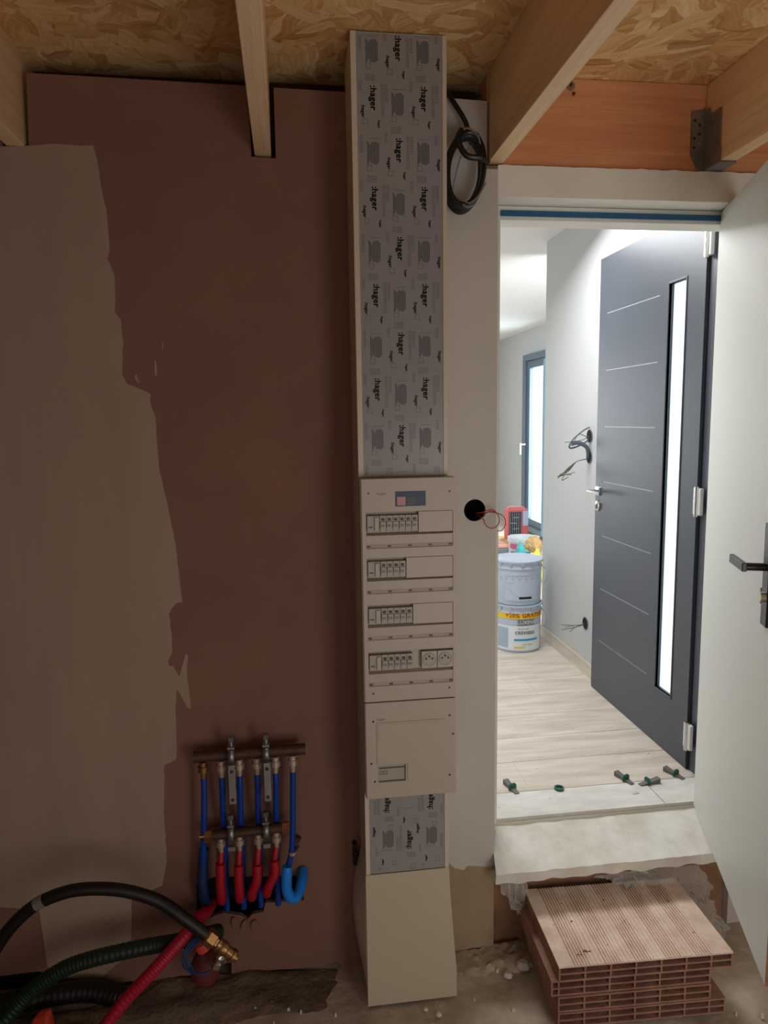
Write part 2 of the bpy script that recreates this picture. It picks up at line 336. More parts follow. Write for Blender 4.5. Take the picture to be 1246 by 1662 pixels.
# other walls of the work room (out of frame, they carry the indirect light)
obj('wall_left', MB().box(-1.8, -1.7, -1.1, 2.3, -.05, 2.76), 'raw', kind='structure')
obj('wall_right', MB().box(2.2, 2.3, -1.1, 2.12, -.05, 2.76), 'paint', kind='structure')
obj('wall_front', MB().box(-1.7, 2.2, -1.1, -1.0, -.05, 2.76), 'raw', kind='structure')
# OSB ceiling, one board per joist bay
CZ = 2.757
ceil = emp('ceiling', (0, 0, CZ), kind='structure')
for a, b in ((-1.7, -1.385), (-1.384, -.71), (-.708, -.05), (-.048, .624), (.626, 1.302), (1.304, 2.2)):
    obj('osb_board', MB().box(a, b, -1.0, 2.30, CZ, CZ+.018), 'osb', ceil)
# threshold: rough screed sloping down from the tiles, riser below
th = MB(); n1, n2 = 60, 14
def scz(u, v): # v 0 = tile edge, 1 = front
    base = .372-.058*v
    return base+.004*noise.noise(Vector((u*9, v*3, 0)))+.002*noise.noise(Vector((u*30, v*9, 5)))
gv = []
for j in range(n2+1):
    for i in range(n1+1):
        v = j/n2; u = i/n1; x = (.632-.018*max(0, (v-.5)/.5))+.80*u
        gv.append((x, 2.235-.195*v+.004*noise.noise(Vector((u*14, 1, 1)))*v, scz(u, v)))
fs = [(j*(n1+1)+i, j*(n1+1)+i+1, (j+1)*(n1+1)+i+1, (j+1)*(n1+1)+i) for j in range(n2) for i in range(n1)]
b0 = len(gv)
for i in range(n1+1): x, y, z = gv[n2*(n1+1)+i]; gv.append((x, y+.004, z-.036-.008*noise.noise(Vector((i*.25, 3, 3)))))
for i in range(n1): fs.append((n2*(n1+1)+i, n2*(n1+1)+i+1, b0+i+1, b0+i))
for i in range(n1+1): x, y, z = gv[b0+i]; gv.append((x, 2.235, z))
for i in range(n1): fs.append((b0+i, b0+i+1, b0+n1+2+i, b0+n1+1+i))
th.raw(gv, fs)
obj('trim_2', th, 'screed', kind='structure', smooth=True)
ri = MB(); ri.box(.632, 1.478, 2.15, 2.3, -.05, .215)
obj('trim_3', ri, 'riser', kind='structure')

# ---- hall
HZ = .39; HC = 2.80
hf = obj('floor.001', MB().box(-3, 3.0, 2.225, 2.39, HZ-.10, HZ-.012).box(-3, 3.0, 2.394, 10, HZ-.10, HZ-.0015), 'grout', kind='structure', loc=(0, 2.22, HZ-.1))
rows = [2.228, 2.392, 2.617, 2.827, 3.053, 3.275]; 
while rows[-1] < 9.9: rows.append(rows[-1]+.2185)
jx = {0: 1.296, 1: .85, 2: 1.62, 3: .967, 4: 1.343, 5: 1.196}
for r_ in range(len(rows)-1):
    y0, y1 = rows[r_]+.0016, rows[r_+1]-.0016; x = jx.get(r_, .3+((r_*.437) % 1.2)); 
    while x > -1.0: x -= 1.2
    while x < 2.84:
        a, b = x+.0016, min(x+1.2-.0016, 2.84)
        if y1 < 4.2: b = min(b, 1.545)
        a = max(a, -1.2)
        if r_ == 0: a = max(a, .632)
        if b-a > .03: obj('plank', MB().box(a, b, y0, y1, HZ-.012, HZ), 'tiledust' if r_ == 0 else 'tile', hf)
        x += 1.2
        if x > 1.55 and y1 < 4.2: break
# hall walls
obj('wall_right.001', MB().box(1.55, 2.85, 2.30, 2.40, HZ-.1, HC).box(1.55, 1.62, 3.335, 4.119, HZ-.1, HC).box(1.55, 1.62, 2.40, 3.335, 2.50, HC).box(1.55, 2.85, 4.12, 4.2, HZ-.1, HC).box(2.4, 2.5, 2.3, 4.2, HZ-.1, HC), 'hall', kind='structure')
W0, W1, WT = 6.9, 8.35, 2.50
obj('wall_right.002', MB().box(2.85, 3.05, 4.1, W0, HZ-.1, HC).box(2.85, 3.05, W1, 10, HZ-.1, HC).box(2.85, 3.05, W0, W1, WT, HC).box(2.85, 3.05, W0, W1, HZ-.1, HZ+.02), 'hall', kind='structure')
obj('wall_back.002', MB().box(-3, 3.05, 10, 10.1, HZ-.1, HC), 'hall', kind='structure')
obj('wall_left.001', MB().box(-3.1, -3, 2.3, 10.1, HZ-.1, HC), 'hall', kind='structure')
obj('ceiling.001', MB().box(-3.1, 3.05, 2.30, 10.1, HC, HC+.1), 'hallceil', kind='structure')
obj('wall_front.001', MB().box(.631, 1.55, WY+.181, WY+.195, 2.5, HC).box(-3, .63, WY+.196, WY+.21, HZ-.1, HC).box(1.482, 1.5, WY+.181, 2.30, HZ-.1, HC), 'hall', kind='structure')
obj('baseboard_right', MB().box(1.538, 1.5495, 3.36, 4.2, HZ, HZ+.075), 'tilebase', kind='structure', bev=.001)
# far window (door height)
wi = emp('window_1', (2.85, (W0+W1)/2, HZ), kind='structure')
f = MB(); f.box(2.80, 2.90, W0, W1, WT-.07, WT).box(2.80, 2.90, W1-.08, W1, HZ+.02, WT-.07).box(2.80, 2.90, W0, W0+.08, HZ+.02, WT-.07).box(2.80, 2.90, W0+.08, W1-.08, HZ+.02, HZ+.09)
obj('window_frame', f, 'winframe', wi, bev=.004)
f = MB(); f.box(2.83, 2.88, W0+.08, W1-.08, WT-.16, WT-.075).box(2.83, 2.88, W1-.17, W1-.082, HZ+.09, WT-.16).box(2.83, 2.88, W0+.082, W0+.15, HZ+.09, WT-.16).box(2.83, 2.88, W0+.15, W1-.17, HZ+.09, HZ+.17).box(2.83, 2.88, 7.62, 7.68, HZ+.17, WT-.16)
obj('window_sash', f, 'winframe', wi, bev=.004)
obj('pane', MB().box(2.852, 2.858, W0+.15, 7.62, HZ+.17, WT-.16), 'glass', wi); obj('pane', MB().box(2.852, 2.858, 7.68, W1-.17, HZ+.17, WT-.16), 'glass', wi)
obj('blue_film_strip', MB().box(2.79, 2.80, 7.05, 7.62, HZ+.05, WT-.1), 'winblue', wi)
obj('window_handle', MB().cyl((2.80, W1-.12, 1.45), (2.75, W1-.12, 1.45), .012, 10).box(2.735, 2.75, W1-.13, W1-.11, 1.33, 1.46), 'chrome', wi)
# interior door frame
df = MB(); df.box(.632, 1.478, 2.205, 2.285, 2.372, 2.413).box(.632, .664, 2.205, 2.285, HZ, 2.372).box(1.448, 1.478, 2.205, 2.285, HZ, 2.372)
dfo = obj('door_frame', df, 'lintel', kind='structure'); dfo.name = 'trim_4'
obj('seal_strip', MB().box(.664, 1.398, 2.198, 2.2045, 2.383, 2.399), 'bluetape', dfo)

# ================================================================== FRONT DOOR (grey)
fd = emp('door_1', (1.5, 2.9, HZ), kind='structure')
X0 = 1.50
b = MB(); g0, g1, gz0, gz1 = 2.578, 2.70, .635, 2.28; D0, D1, DZ0, DZ1 = 2.452, 3.335, .40, 2.51
b.box(X0+.004, X0+.055, D0, g0, DZ0, DZ1).box(X0+.004, X0+.055, g1, D1, DZ0, DZ1).box(X0+.004, X0+.055, g0, g1, DZ0, gz0).box(X0+.004, X0+.055, g0, g1, gz1, DZ1)
b.box(X0, X0+.004, D0, g0, DZ0, DZ1).box(X0, X0+.004, 3.262, D1, DZ0, DZ1).box(X0, X0+.004, g0, g1, DZ0, gz0).box(X0, X0+.004, g0, g1, gz1, DZ1).box(X0, X0+.004, g1, 2.775, DZ0, DZ1)
gr = [2.25, 1.986, 1.72, 1.455, 1.19, .925, .66]
e = [DZ1]+[v for z in gr for v in (z+.0025, z-.0025)]+[DZ0]
for i in range(0, len(e), 2): b.box(X0, X0+.004, 2.775, 3.262, e[i+1], e[i])
leaf = obj('door_leaf', b, 'doorgrey', fd)
gm = MB()
for z in gr: gm.box(X0+.0015, X0+.0045, 2.776, 3.261, z-.0024, z+.0024)
obj('groove', gm, mat('groove_inlay', (168, 172, 180), .4), leaf)
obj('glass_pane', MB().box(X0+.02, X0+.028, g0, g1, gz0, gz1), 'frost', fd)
gb = MB(); t = .008
gb.box(X0-.003, X0+.012, g0-t, g0, gz0-t, gz1+t).box(X0-.003, X0+.012, g1, g1+t, gz0-t, gz1+t).box(X0-.003, X0+.012, g0, g1, gz0-t, gz0).box(X0-.003, X0+.012, g0, g1, gz1, gz1+t)
obj('glazing_bead', gb, 'doorgrey', fd, bev=.002)
fr = MB().box(1.525, 1.62, 2.402, 2.448, HZ, 2.55).box(1.5505, 1.62, 2.402, 3.334, 2.512, 2.56)
fo = MB().box(1.512, 1.549, 2.31, 2.446, HZ+.001, 2.60)
obj('door_frame', fo, 'framegrey', fd, bev=.003)
for z in (2.377, 1.451, .538):
    hg = obj('hinge', MB().box(1.485, 1.4995, 2.405, 2.452, z-.05, z+.05), 'white', fd, bev=.003)
    obj('hinge_pin', MB().cyl((1.487, 2.43, z-.056), (1.487, 2.43, z+.056), .010, 12), 'chrome', hg, smooth=True)
hd = obj('door_handle', MB().lathe((X0, 3.30, 1.407), [(.026, 0), (.026, -.006), (.022, -.010)], (1, 0, 0), 20).cyl((X0, 3.30, 1.407), (X0-.052, 3.30, 1.407), .009, 12).tube([(X0-.05, 3.305, 1.407), (X0-.054, 3.26, 1.407), (X0-.05, 3.17, 1.405)], .009, 10), 'chrome', fd, smooth=True)
ky = obj('lock_rose', MB().lathe((X0, 3.30, 1.333), [(.026, 0), (.026, -.006), (.022, -.009)], (1, 0, 0), 20), 'chrome', fd, smooth=True)
obj('keyhole', MB().box(X0-.0105, X0-.009, 3.294, 3.306, 1.318, 1.343), 'ink', ky)
obj('threshold_seal', MB().box(X0+.002, X0+.05, D0, D1, HZ+.001, DZ0-.001), 'framegrey', fd)

# ================================================================== WHITE INTERIOR DOOR
A = Vector((1.394, 2.218, 0)); dirv = Vector((-.279, -.765, 0)).normalized(); nrm = Vector((dirv.y, -dirv.x, 0))  # nrm -> visible face side
if nrm.x > 0: nrm = -nrm
LW = .845
def dp(l, o, z): q = A+dirv*l+nrm*o; return (q.x, q.y, z)
def dbox(mb, l0, l1, o0, o1, z0, z1): return mb.hexa([dp(l0, o0, z0), dp(l1, o0, z0), dp(l1, o1, z0), dp(l0, o1, z0)], [dp(l0, o0, z1), dp(l1, o0, z1), dp(l1, o1, z1), dp(l0, o1, z1)])
wd = emp('door_2', (A.x, A.y, .38), kind='structure')
DB, DT = .388, 2.408
obj('door_leaf', dbox(MB(), .003, LW-.004, -.038, 0, DB, DT), 'doorwhite', wd, bev=.0012)
obj('raw_edge', dbox(MB(), LW-.004, LW-.001, -.0375, -.0008, DB+.001, DT-.001), mat('chipboard_edge', (150, 92, 56), .8, var=.15, vs=40), wd)
pl = obj('handle_plate', dbox(MB(), .680, .722, .0005, .009, 1.250, 1.505), 'black', wd, bev=.002)
obj('edge_highlight', dbox(MB(), .676, .6798, .0005, .009, 1.250, 1.505), 'chrome', wd)  # bright strip stands in for light catching the black plate's bevel
lv = MB(); lv.cyl(dp(.700, .009, 1.398), dp(.700, .062, 1.398), .010, 14)
obj('handle_neck', lv, 'black', wd, smooth=True)
obj('lever', dbox(MB(), .590, .712, .054, .066, 1.387, 1.409), 'black', wd, bev=.002)
obj('key_turn', MB().cyl(dp(.708, .009, 1.325), dp(.708, .022, 1.325), .013, 14), 'nickel', wd, smooth=True)
obj('key_turn', dbox(MB(), .670, .675, .0, .010, 1.30, 1.34), 'black', wd)
# ================================================================== BEAMS AND JOISTS
obj('rear_beam', MB().box(-1.69, .598, 2.25, 2.299, 2.52, 2.756), mat('shaded_gap_wood', (74, 38, 26), .8, var=.2, vs=4), label='brown timber beam, its colour darkened for shade, in the gap between wall top and ceiling boards, left of the doorway', cat='beam')  # shade of the gap is put into the beam's dark colour
obj('header_beam', MB().box(.60, 2.19, 2.136, 2.20, 2.509, 2.756), 'header', label='wide orange-brown timber beam along the wall above the doorway', cat='beam', bev=.002)
jl = ['short end of a timber ceiling joist at the top left corner', 'pale slender ceiling joist ending in a wall notch, left of the patterned trunking',
      'large dark-sided ceiling joist ending at the top left corner of the doorway', 'pale ceiling joist carried by a metal hanger above the white door']
jo = []
for i, x in enumerate((-.725, -.071, .602, 1.283)):
    jo.append(obj('ceiling_joist', MB().box(x, x+.046, -.99, 2.134 if i > 1 else 2.249, 2.51, 2.7565), 'joist', label=jl[i], cat='joist', bev=.002, loc=(x, 2.1, 2.51)))
hn = MB()
x0, x1 = 1.2805, 1.3315
hn.box(x0-.0018, x0, 2.05, 2.1335, 2.507, 2.66).box(x1, x1+.0018, 2.05, 2.1335, 2.507, 2.66).box(x0-.0018, x1+.0018, 2.045, 2.1335, 2.505, 2.5075)
jh = emp('joist_hanger', ((x0+x1)/2, 2.1, 2.505), 'grey galvanised joist hanger holding the joist end above the white door', 'bracket')
obj('saddle', hn, 'steelgrey', jh)
# rounded cheek that hugs the joist
obj('cheek', MB().plate([(2.05, 2.507), (2.134, 2.507), (2.134, 2.68), (2.105, 2.68), (2.10, 2.59), (2.06, 2.565), (2.045, 2.545)], [], x0-.0045, x0-.002, 'X'), 'steelgrey', jh)
hl = [(x0-.045, 2.555), (x0-.02, 2.51), (x0-.002, 2.505), (x0-.002, 2.69), (x0-.01, 2.685), (x0-.045, 2.68)]
holes = [circ(x0-.034+.016*(k % 2), 2.575+.013*k, .0035, 8)[::-1] for k in range(8)]
obj('flange', MB().plate(hl, holes, 2.1325, 2.1345), 'steelgrey', jh)
nl = MB()
for k in (0, 2, 3, 5, 6): nl.lathe((x0-.034+.016*(k % 2), 2.1325, 2.575+.013*k), [(.005, 0), (.004, .0025)], (0, -1, 0), 8)
obj('nail', nl, 'toggle', jh)
ws = emp('insulation_anchor', (.853, 2.136, 2.70), 'small grey ring washer screwed to the beam above the doorway', 'washer')
obj('washer', MB().lathe((.853, 2.1355, 2.735), [(.006, 0), (.006, .003), (.013, .003), (.013, 0)], (0, -1, 0), 20, closed=True), 'steelgrey', ws)
obj('screw', MB().cyl((.853, 2.1355, 2.735), (.853, 2.125, 2.735), .003, 8).cyl((.862, 2.1355, 2.712), (.862, 2.128, 2.712), .004, 8), 'toggle', ws)

# ================================================================== CABLE TRUNKING
TX0, TX1, TY = .186, .436, 1.94
tr = emp('cable_trunking', ((TX0+TX1)/2, 2.03, 0), 'tall white cable trunking column covered in patterned grey film, floor to ceiling', 'trunking')
b = MB()
for x in (TX0, TX1-.003): b.box(x, x+.003, TY+.002, WY-.001, 0.43, 2.752)
b.box(TX0+.003, TX1-.003, WY-.006, WY-.002, .43, 2.752)
obj('trunking_body', b, 'pvc', tr)
b = MB().box(TX0, TX1, TY, TY+.002, 1.612, 2.752).box(TX0, TX0+.014, TY-.003, TY, 1.612, 2.752).box(TX1-.011, TX1, TY-.003, TY, 1.612, 2.752)
obj('cover', b, 'pvc', tr)
b = MB().box(TX0, TX1, TY, TY+.002, .43, .69).box(TX0, TX0+.012, TY-.003, TY, .43, .69).box(TX1-.012, TX1, TY-.003, TY, .43, .69)
obj('cover', b, 'pvc', tr)
f1 = obj('protective_film', MB().box(TX0+.015, TX1-.0115, TY-.0012, TY-.0002, 1.614, 2.75), 'film', tr)
f2 = obj('protective_film', MB().box(TX0+.0125, TX1-.0125, TY-.0012, TY-.0002, .432, .688), 'film', tr)
yk = TY-.0016
def film_print(x0, x1, z0, z1, flip, parent, nodes):
    lt = MB(); sg = -1 if flip else 1
    def inside(cx, cz, hw, hh): return x0+hw < cx < x1-hw and z0+hh < cz < z1-hh
    def put(name, key, m, cx, cz, build):     # one object per print, sharing the mesh
        k = (key, flip)
        if k not in _pm:
            mb = MB(); build(mb); me = bpy.data.meshes.new(name); me.from_pydata(mb.v, [], mb.f); me.materials.append(M[m]); _pm[k] = me
        o = bpy.data.objects.new(name, _pm[k]); COL.objects.link(o); o.parent = parent
        L = parent.location+parent.parent.location; o.location = Vector((cx, yk, cz))-L
    def block(mb):
        for k in range(9):
            lx = -.015+.0036*k; a = .029-.004*abs(noise.noise(Vector((k*1.3, 2, 5))))*4
            mb.raw([(lx, 0, -a), (lx+.0022, 0, -a), (lx+.0022, 0, a), (lx, 0, a)], [(0, 1, 2, 3)])
    for cx, cz in nodes:
        def at(dx, dz): return cx+sg*dx, cz+sg*dz
        for s_, size, bold, dx, dz, hh in ((':hager', .0235, .0014, 0, 0, .031), (':hager', .0125, .0008, -.027, -.033, .017), ('hager', .0085, .0006, .014, -.064, .01)):
            tx, tz = at(dx, dz)
            if inside(tx, tz, .008, hh): put('printed_logo', (s_, size), 'ink', tx, tz, lambda mb: put_text(mb, s_, size, (lambda a, c: (sg*c, 0, -sg*a)), bold))
        bx, bz = at(-.003, -.135)
        if inside(bx, bz, .018, .03): put('printed_text_block', 'block', 'inkgrey', bx, bz, block)
        sq = [(.024+.009*(k//9), .05-.009*(k % 9)-.02) for k in range(9)]+[(.034, .03-.009*k) for k in range(5)]+[(-.016+.009*(k % 3), .044+.009*(k//3)) for k in range(6)]+[(-.034, .02+.009*k) for k in range(3)]
        for k, (dx, dz) in enumerate(sq):
            qx, qz = at(dx, dz)
            if inside(qx, qz, .005, .005): frame(lt, qx, qz, .0032, .0009)
        for dx, dz in ((-.022, -.058), (-.012, -.172)):
            qx, qz = at(dx, dz)
            if inside(qx, qz, .008, .008): frame(lt, qx, qz, .0068, .0009)
        qx, qz = at(0, -.1)
        if inside(qx, qz, .018, .002): lt.raw([(qx-.016, yk, qz), (qx+.016, yk, qz), (qx+.016, yk, qz+.0009), (qx-.016, yk, qz+.0009)], [(0, 1, 2, 3)])
    obj('printed_squares', lt, 'inklight', parent, kind='stuff')
_pm = {}
def frame(mb, cx, cz, h, t):
    o = [(cx-h, cz-h), (cx+h, cz-h), (cx+h, cz+h), (cx-h, cz+h)]; i = [(cx-h+t, cz-h+t), (cx+h-t, cz-h+t), (cx+h-t, cz+h-t), (cx-h+t, cz+h-t)]
    mb.raw([(x, yk, z) for x, z in o+i], [(k, (k+1) % 4, 4+(k+1) % 4, 4+k) for k in range(4)])
nodes = []
for k in range(-1, 6):
    zt = 2.594-.2478*k
    nodes += [(.243, zt), (.376, zt+.002), (.509, zt), (.176, zt-.125), (.309, zt-.126), (.442, zt-.127)]
film_print(TX0+.015, TX1-.0115, 1.614, 2.75, False, f1, nodes)
nodes = [(x, z) for z in (.650, .402, .918) for x in (.25, .381, .119)]+[(x, z) for z in (.530, .788, .272) for x in (.315, .448, .184)]
film_print(TX0+.0125, TX1-.0125, .432, .688, True, f2, nodes)
# foot: smooth lower cover and bulging side cheeks
fc = MB(); nz = 16
vs = []
for i in range(nz+1):
    z = .43*i/nz; k = 1-i/nz; xr = TX1+.023*min(1, k*1.25)**1.3; y = TY-.006-.004*sin(k*pi)
    vs += [(TX0-.002, y, z), (xr, y, z), (xr, y+.003, z), (TX0-.002, y+.003, z)]
fs = []
for i in range(nz):
    a = i*4
    for j in range(4): fs.append((a+j, a+(j+1) % 4, a+4+(j+1) % 4, a+4+j))
fs += [(0, 1, 2, 3), (nz*4, nz*4+1, nz*4+2, nz*4+3)]
obj('foot_cover', fc.raw(vs, fs), 'cream', tr)
for sd in (0, 1):
    c = MB(); vs = []; fs = []; ny = 10
    for i in range(nz+1):
        z = .002+.44*i/nz; k = 1-i/nz
        for j in range(ny+1):
            t = j/ny; bul = .030*sin(pi*min(1, k*1.02))**1.2*sin(pi/2*min(1, t*1.3+.02)) if sd == 0 else .014*sin(pi*min(1, k))*sin(pi*min(.7, t+.02))
            y = TY+.002+(WY-.004-TY)*t*(1 if sd else min(1, .55+.9*sin(pi*min(.93, .12+k*.8))*.5+.1))
            x = (TX0-bul if sd == 0 else TX1+.021*min(1, k*1.25)**1.3+bul-.004)
            vs.append((x, y, z))
    for i in range(nz):
        for j in range(ny): a = i*(ny+1)+j; fs.append((a, a+1, a+ny+2, a+ny+1))
    o = obj('side_cheek', c.raw(vs, fs), 'pvc', tr, smooth=True)
    so = o.modifiers.new('s', 'SOLIDIFY'); so.thickness = .0025
# ================================================================== DISTRIBUTION BOARD
PX0, PX1, PY0 = .186, .4475, 1.90
db = emp('distribution_board', ((PX0+PX1)/2, PY0, .98), 'white electrical distribution board with four rows of breakers on the trunking', 'electrical panel')
rowz = [1.424, 1.297, 1.165, 1.031]    # slot lines
b = MB(); ZB, ZTt = .981, 1.611
b.box(PX0, PX0+.006, PY0+.001, TY, ZB, ZTt).box(PX1-.006, PX1, PY0+.001, TY, ZB, ZTt).box(PX0+.006, PX1-.006, PY0+.001, TY, ZTt-.006, ZTt).box(PX0+.006, PX1-.006, PY0+.0125, TY-.0035, ZB, ZTt-.006)
obj('housing', b, 'pvcpanel', db)
# front face with four openings
ox0, ox1 = .2005, .4405
outer = [(PX0+.002, ZB), (PX1-.001, ZB), (PX1-.001, ZTt), (PX0+.002, ZTt)]
hl = [[(ox0, z-.004), (ox0, z+.095), (ox1, z+.095), (ox1, z-.004)] for z in rowz]
obj('front_frame', MB().plate(outer, hl, PY0-.004, PY0+.001), 'pvcpanel', db, bev=.0015)
M17 = .01755; rowmods = [6, 4, 5, 5]
def unit_mesh(name, fn, m):
    mb = MB(); fn(mb); o = obj(name, mb, m, db); return o
for r_, z in enumerate(rowz):
    mz0, mz1 = z+.041, z+.086
    x = ox0+.002
    # main differential switch, two modules
    rc = obj('main_switch', MB().box(x, x+.034, PY0-.005, PY0+.012, mz0, mz1), 'module', db, bev=.0012)
    obj('toggle', MB().box(x+.020, x+.032, PY0-.010, PY0-.005, mz0+.004, mz1-.004), 'pvcpanel', rc, bev=.001)
    obj('label_print', MB().box(x+.004, x+.015, PY0-.0055, PY0-.005, mz0+.012, mz0+.016), 'inkgrey', rc)
    x += .0355
    for k in range(rowmods[r_]):
        br = obj('circuit_breaker', MB().box(x, x+M17-.0006, PY0-.004, PY0+.012, mz0, mz1).box(x+.001, x+M17-.0016, PY0-.007, PY0-.004, mz0+.012, mz1-.017), 'module', db, bev=.0008)
        obj('toggle', MB().box(x+.005, x+.0125, PY0-.0095, PY0-.004, mz1-.014, mz1-.008), 'toggle', br)
        q = MB()
        for a in range(3): q.box(x+.004+.003*a, x+.0055+.003*a, PY0-.0076, PY0-.007, mz0+.014+.002*(a % 2), mz0+.021)
        obj('label_print', q, 'inkgrey', br)
        x += M17
    if r_ < 3: obj('blank_plate', MB().box(x+.0012, ox1-.0004, PY0-.004, PY0+.004, mz0-.004, mz1+.0085), 'pvcpanel', db, bev=.001)
    else:
        for k in range(2):
            sx = ox1-.0905+.0455*k; sz = (mz0+mz1)/2+.002
            so = obj('power_socket', MB().box(sx, sx+.0445, PY0-.005, PY0+.012, mz0-.001, mz1+.004), 'white' if 0 else 'pvcpanel', db, bev=.0015)
            rg = obj('socket_well', MB().lathe((sx+.022, PY0-.0052, sz), [(.0195, 0), (.0195, .0012), (.018, .0012), (.017, 0)], (0, -1, 0), 28, closed=True).lathe((sx+.022, PY0-.0055, sz), [(.017, 0), (.017, -.0005)], (0, 1, 0), 28), 'module', so)
            obj('socket_pin', MB().cyl((sx+.013, PY0-.0055, sz+.003), (sx+.013, PY0-.0072, sz+.003), .0028, 10).cyl((sx+.031, PY0-.0055, sz+.003), (sx+.031, PY0-.0072, sz+.003), .0028, 10).cyl((sx+.022, PY0-.0055, sz+.010), (sx+.022, PY0-.011, sz+.010), .0022, 10), 'ink', so)
    # slanted label ledge and slot with clips
    obj('label_ledge', MB().raw([(ox0, PY0+.012, mz0-.004), (ox1, PY0+.012, mz0-.004), (ox1, PY0-.003, mz0-.010), (ox0, PY0-.003, mz0-.010), (ox0, PY0-.002, z+.006), (ox1, PY0-.002, z+.006), (ox1, PY0+.012, z+.006), (ox0, PY0+.012, z+.006)],
        [(0, 1, 2, 3), (3, 2, 5, 4), (4, 5, 6, 7), (0, 3, 4, 7), (1, 6, 5, 2), (0, 7, 6, 1)]), 'pvcpanel', db)
    obj('label_holder', MB().box(ox0, ox1, PY0-.0015, PY0+.012, z-.0035, z+.0055), 'slot', db)
    for k in range(5): obj('clip', MB().box(ox0+.001+k*.0572, ox0+.0105+k*.0572, PY0-.004, PY0-.0015, z-.001, z+.0025), 'toggle', db)
stk = obj('blue_sticker', MB().box(.281, .365, PY0-.0048, PY0-.004, 1.534, 1.575), 'bluestick', db)
obj('sticker_print', MB().box(.286, .309, PY0-.0052, PY0-.0048, 1.537, 1.560), 'pink', stk)
obj('sticker_print', MB().box(.314, .336, PY0-.0052, PY0-.0048, 1.538, 1.558), 'inklight', stk)
lg = MB(); put_text(lg, ':hager', .011, lambda a, c: (.243+a, PY0-.0043, 1.570+c)); obj('printed_logo', lg, 'inkgrey', db)
for x, z in ((.208, 1.572), (.432, 1.572), (.212, 1.006), (.430, 1.010)): obj('screw', MB().lathe((x, PY0-.004, z), [(.0028, 0), (.0025, .0012)], (0, -1, 0), 10), 'toggle', db)
# ---- metering panel under it
mp = emp('meter_panel', ((PX0+PX1)/2, PY0, .69), 'plain white metering panel with a small window, under the breaker rows', 'electrical panel')
b = MB(); b.plate([(PX0+.002, .692), (PX1+.001, .692), (PX1+.001, .979), (PX0+.002, .979)], [[(.2225, .741), (.2225, .790), (.3005, .790), (.3005, .741)]], PY0-.006, PY0)
obj('front_frame', b, 'pvcpanel', mp, bev=.0015)
obj('housing', MB().box(PX0, PX0+.006, PY0+.001, TY, .693, .978).box(PX1-.006, PX1, PY0+.001, TY, .693, .978).box(PX0+.006, PX1-.006, PY0+.02, TY-.0035, .693, .978), 'pvcpanel', mp)
fr_ = MB(); o_, i_ = (.219, .414, .736, .922), (.2215, .4115, .7385, .9195)
obj('door_flap', MB().plate([(.306, .738), (.414, .738), (.414, .920), (.219, .920), (.219, .796), (.306, .796)], [], PY0-.0082, PY0-.006), 'pvcpanel', mp, bev=.001)
obj('door_flap_panel', MB().box(.224, .408, PY0-.0092, PY0-.0082, .862, .915), 'pvcpanel', mp, bev=.0005)
md = obj('meter_module', MB().box(.2235, .2995, PY0+.001, PY0+.015, .742, .789), 'module', mp)
q = MB().box(.225, .298, PY0-.001, PY0+.001, .779, .782)
for a in range(2): q.box(.227+.012*a, .228+.012*a, PY0, PY0+.0009, .762, .772).box(.236+.012*a, .237+.012*a, PY0, PY0+.0009, .762, .772).box(.227+.012*a, .237+.012*a, PY0, PY0+.0009, .771, .772).box(.227+.012*a, .237+.012*a, PY0, PY0+.0009, .762, .763)
obj('label_print', q, 'inkgrey', md)
lg = MB(); put_text(lg, ':hager', .010, lambda a, c: (.232+a, PY0-.0063, .930+c)); obj('printed_logo', lg, 'inkgrey', mp)
for x, z in ((.210, .925), (.430, .928), (.212, .745), (.43, .748), (.203, .80), (.440, .872)): obj('screw', MB().lathe((x, PY0-.006, z), [(.0032, 0), (.0028, .0014)], (0, -1, 0), 10), 'toggle', mp)
obj('black_latch', MB().box(.160, .172, 2.09, 2.118, .36, .43).box(.163, .172, 2.08, 2.09, .385, .41), 'black', label='small black socket corner on the wall left of the trunking foot', cat='bracket', bev=.002)

# ================================================================== CABLE COIL, WALL BOX WIRES
cc = emp('cable_coil', (.515, 2.08, 2.36), 'black coiled cable hanging beside the top of the trunking', 'cable coil')
mb = MB(); pts = [(.475, 2.105, 2.69), (.495, 2.09, 2.65), (.523, 2.08, 2.60), (.535, 2.075, 2.55)]
T = 8
for i in range(T*14+1):
    a = pi*.35-2*pi*i/14; k = i/(T*14); n = noise.noise(Vector((i*.13, 2, 0)))
    cx = .515+.006*noise.noise(Vector((i//14*1.1, 0, 0))); cz = 2.458+.010*noise.noise(Vector((i//14*1.7, 5, 0)))
    pts.append((cx+(.052+.007*n)*cos(a)+.01*sin(a), 2.085-.045*k+.006*n, cz+(.098+.012*n)*sin(a)))
mb.tube(pts, .0072, 8, 3); obj('cable_loops', mb, 'cable', cc, smooth=True)
mb = MB().tube([(.575, 2.03, 2.478), (.55, 2.02, 2.484), (.51, 2.02, 2.49), (.487, 2.022, 2.53), (.50, 2.03, 2.56)], .0085, 8, 5)
obj('cable_tie_wrap', mb, 'cable', cc, smooth=True)
mb = MB().tube([(.522, 2.022, 2.515), (.495, 2.02, 2.486), (.478, 2.02, 2.43), (.474, 2.03, 2.40)], .0024, 6, 5).tube([(.565, 2.02, 2.42), (.545, 2.018, 2.385), (.52, 2.018, 2.365), (.50, 2.02, 2.372)], .0024, 6, 5).tube([(.49, 2.03, 2.545), (.51, 2.022, 2.562), (.54, 2.022, 2.548), (.552, 2.03, 2.525)], .0024, 6, 5)
obj('light_core_wire', mb, 'cablegrey', cc, smooth=True)
cp = MB().tube([(.5, 2.02, 2.36), (.515, 2.017, 2.353), (.535, 2.02, 2.362)], .003, 6, 4); obj('cable_end', cp, 'cablegrey', cc)
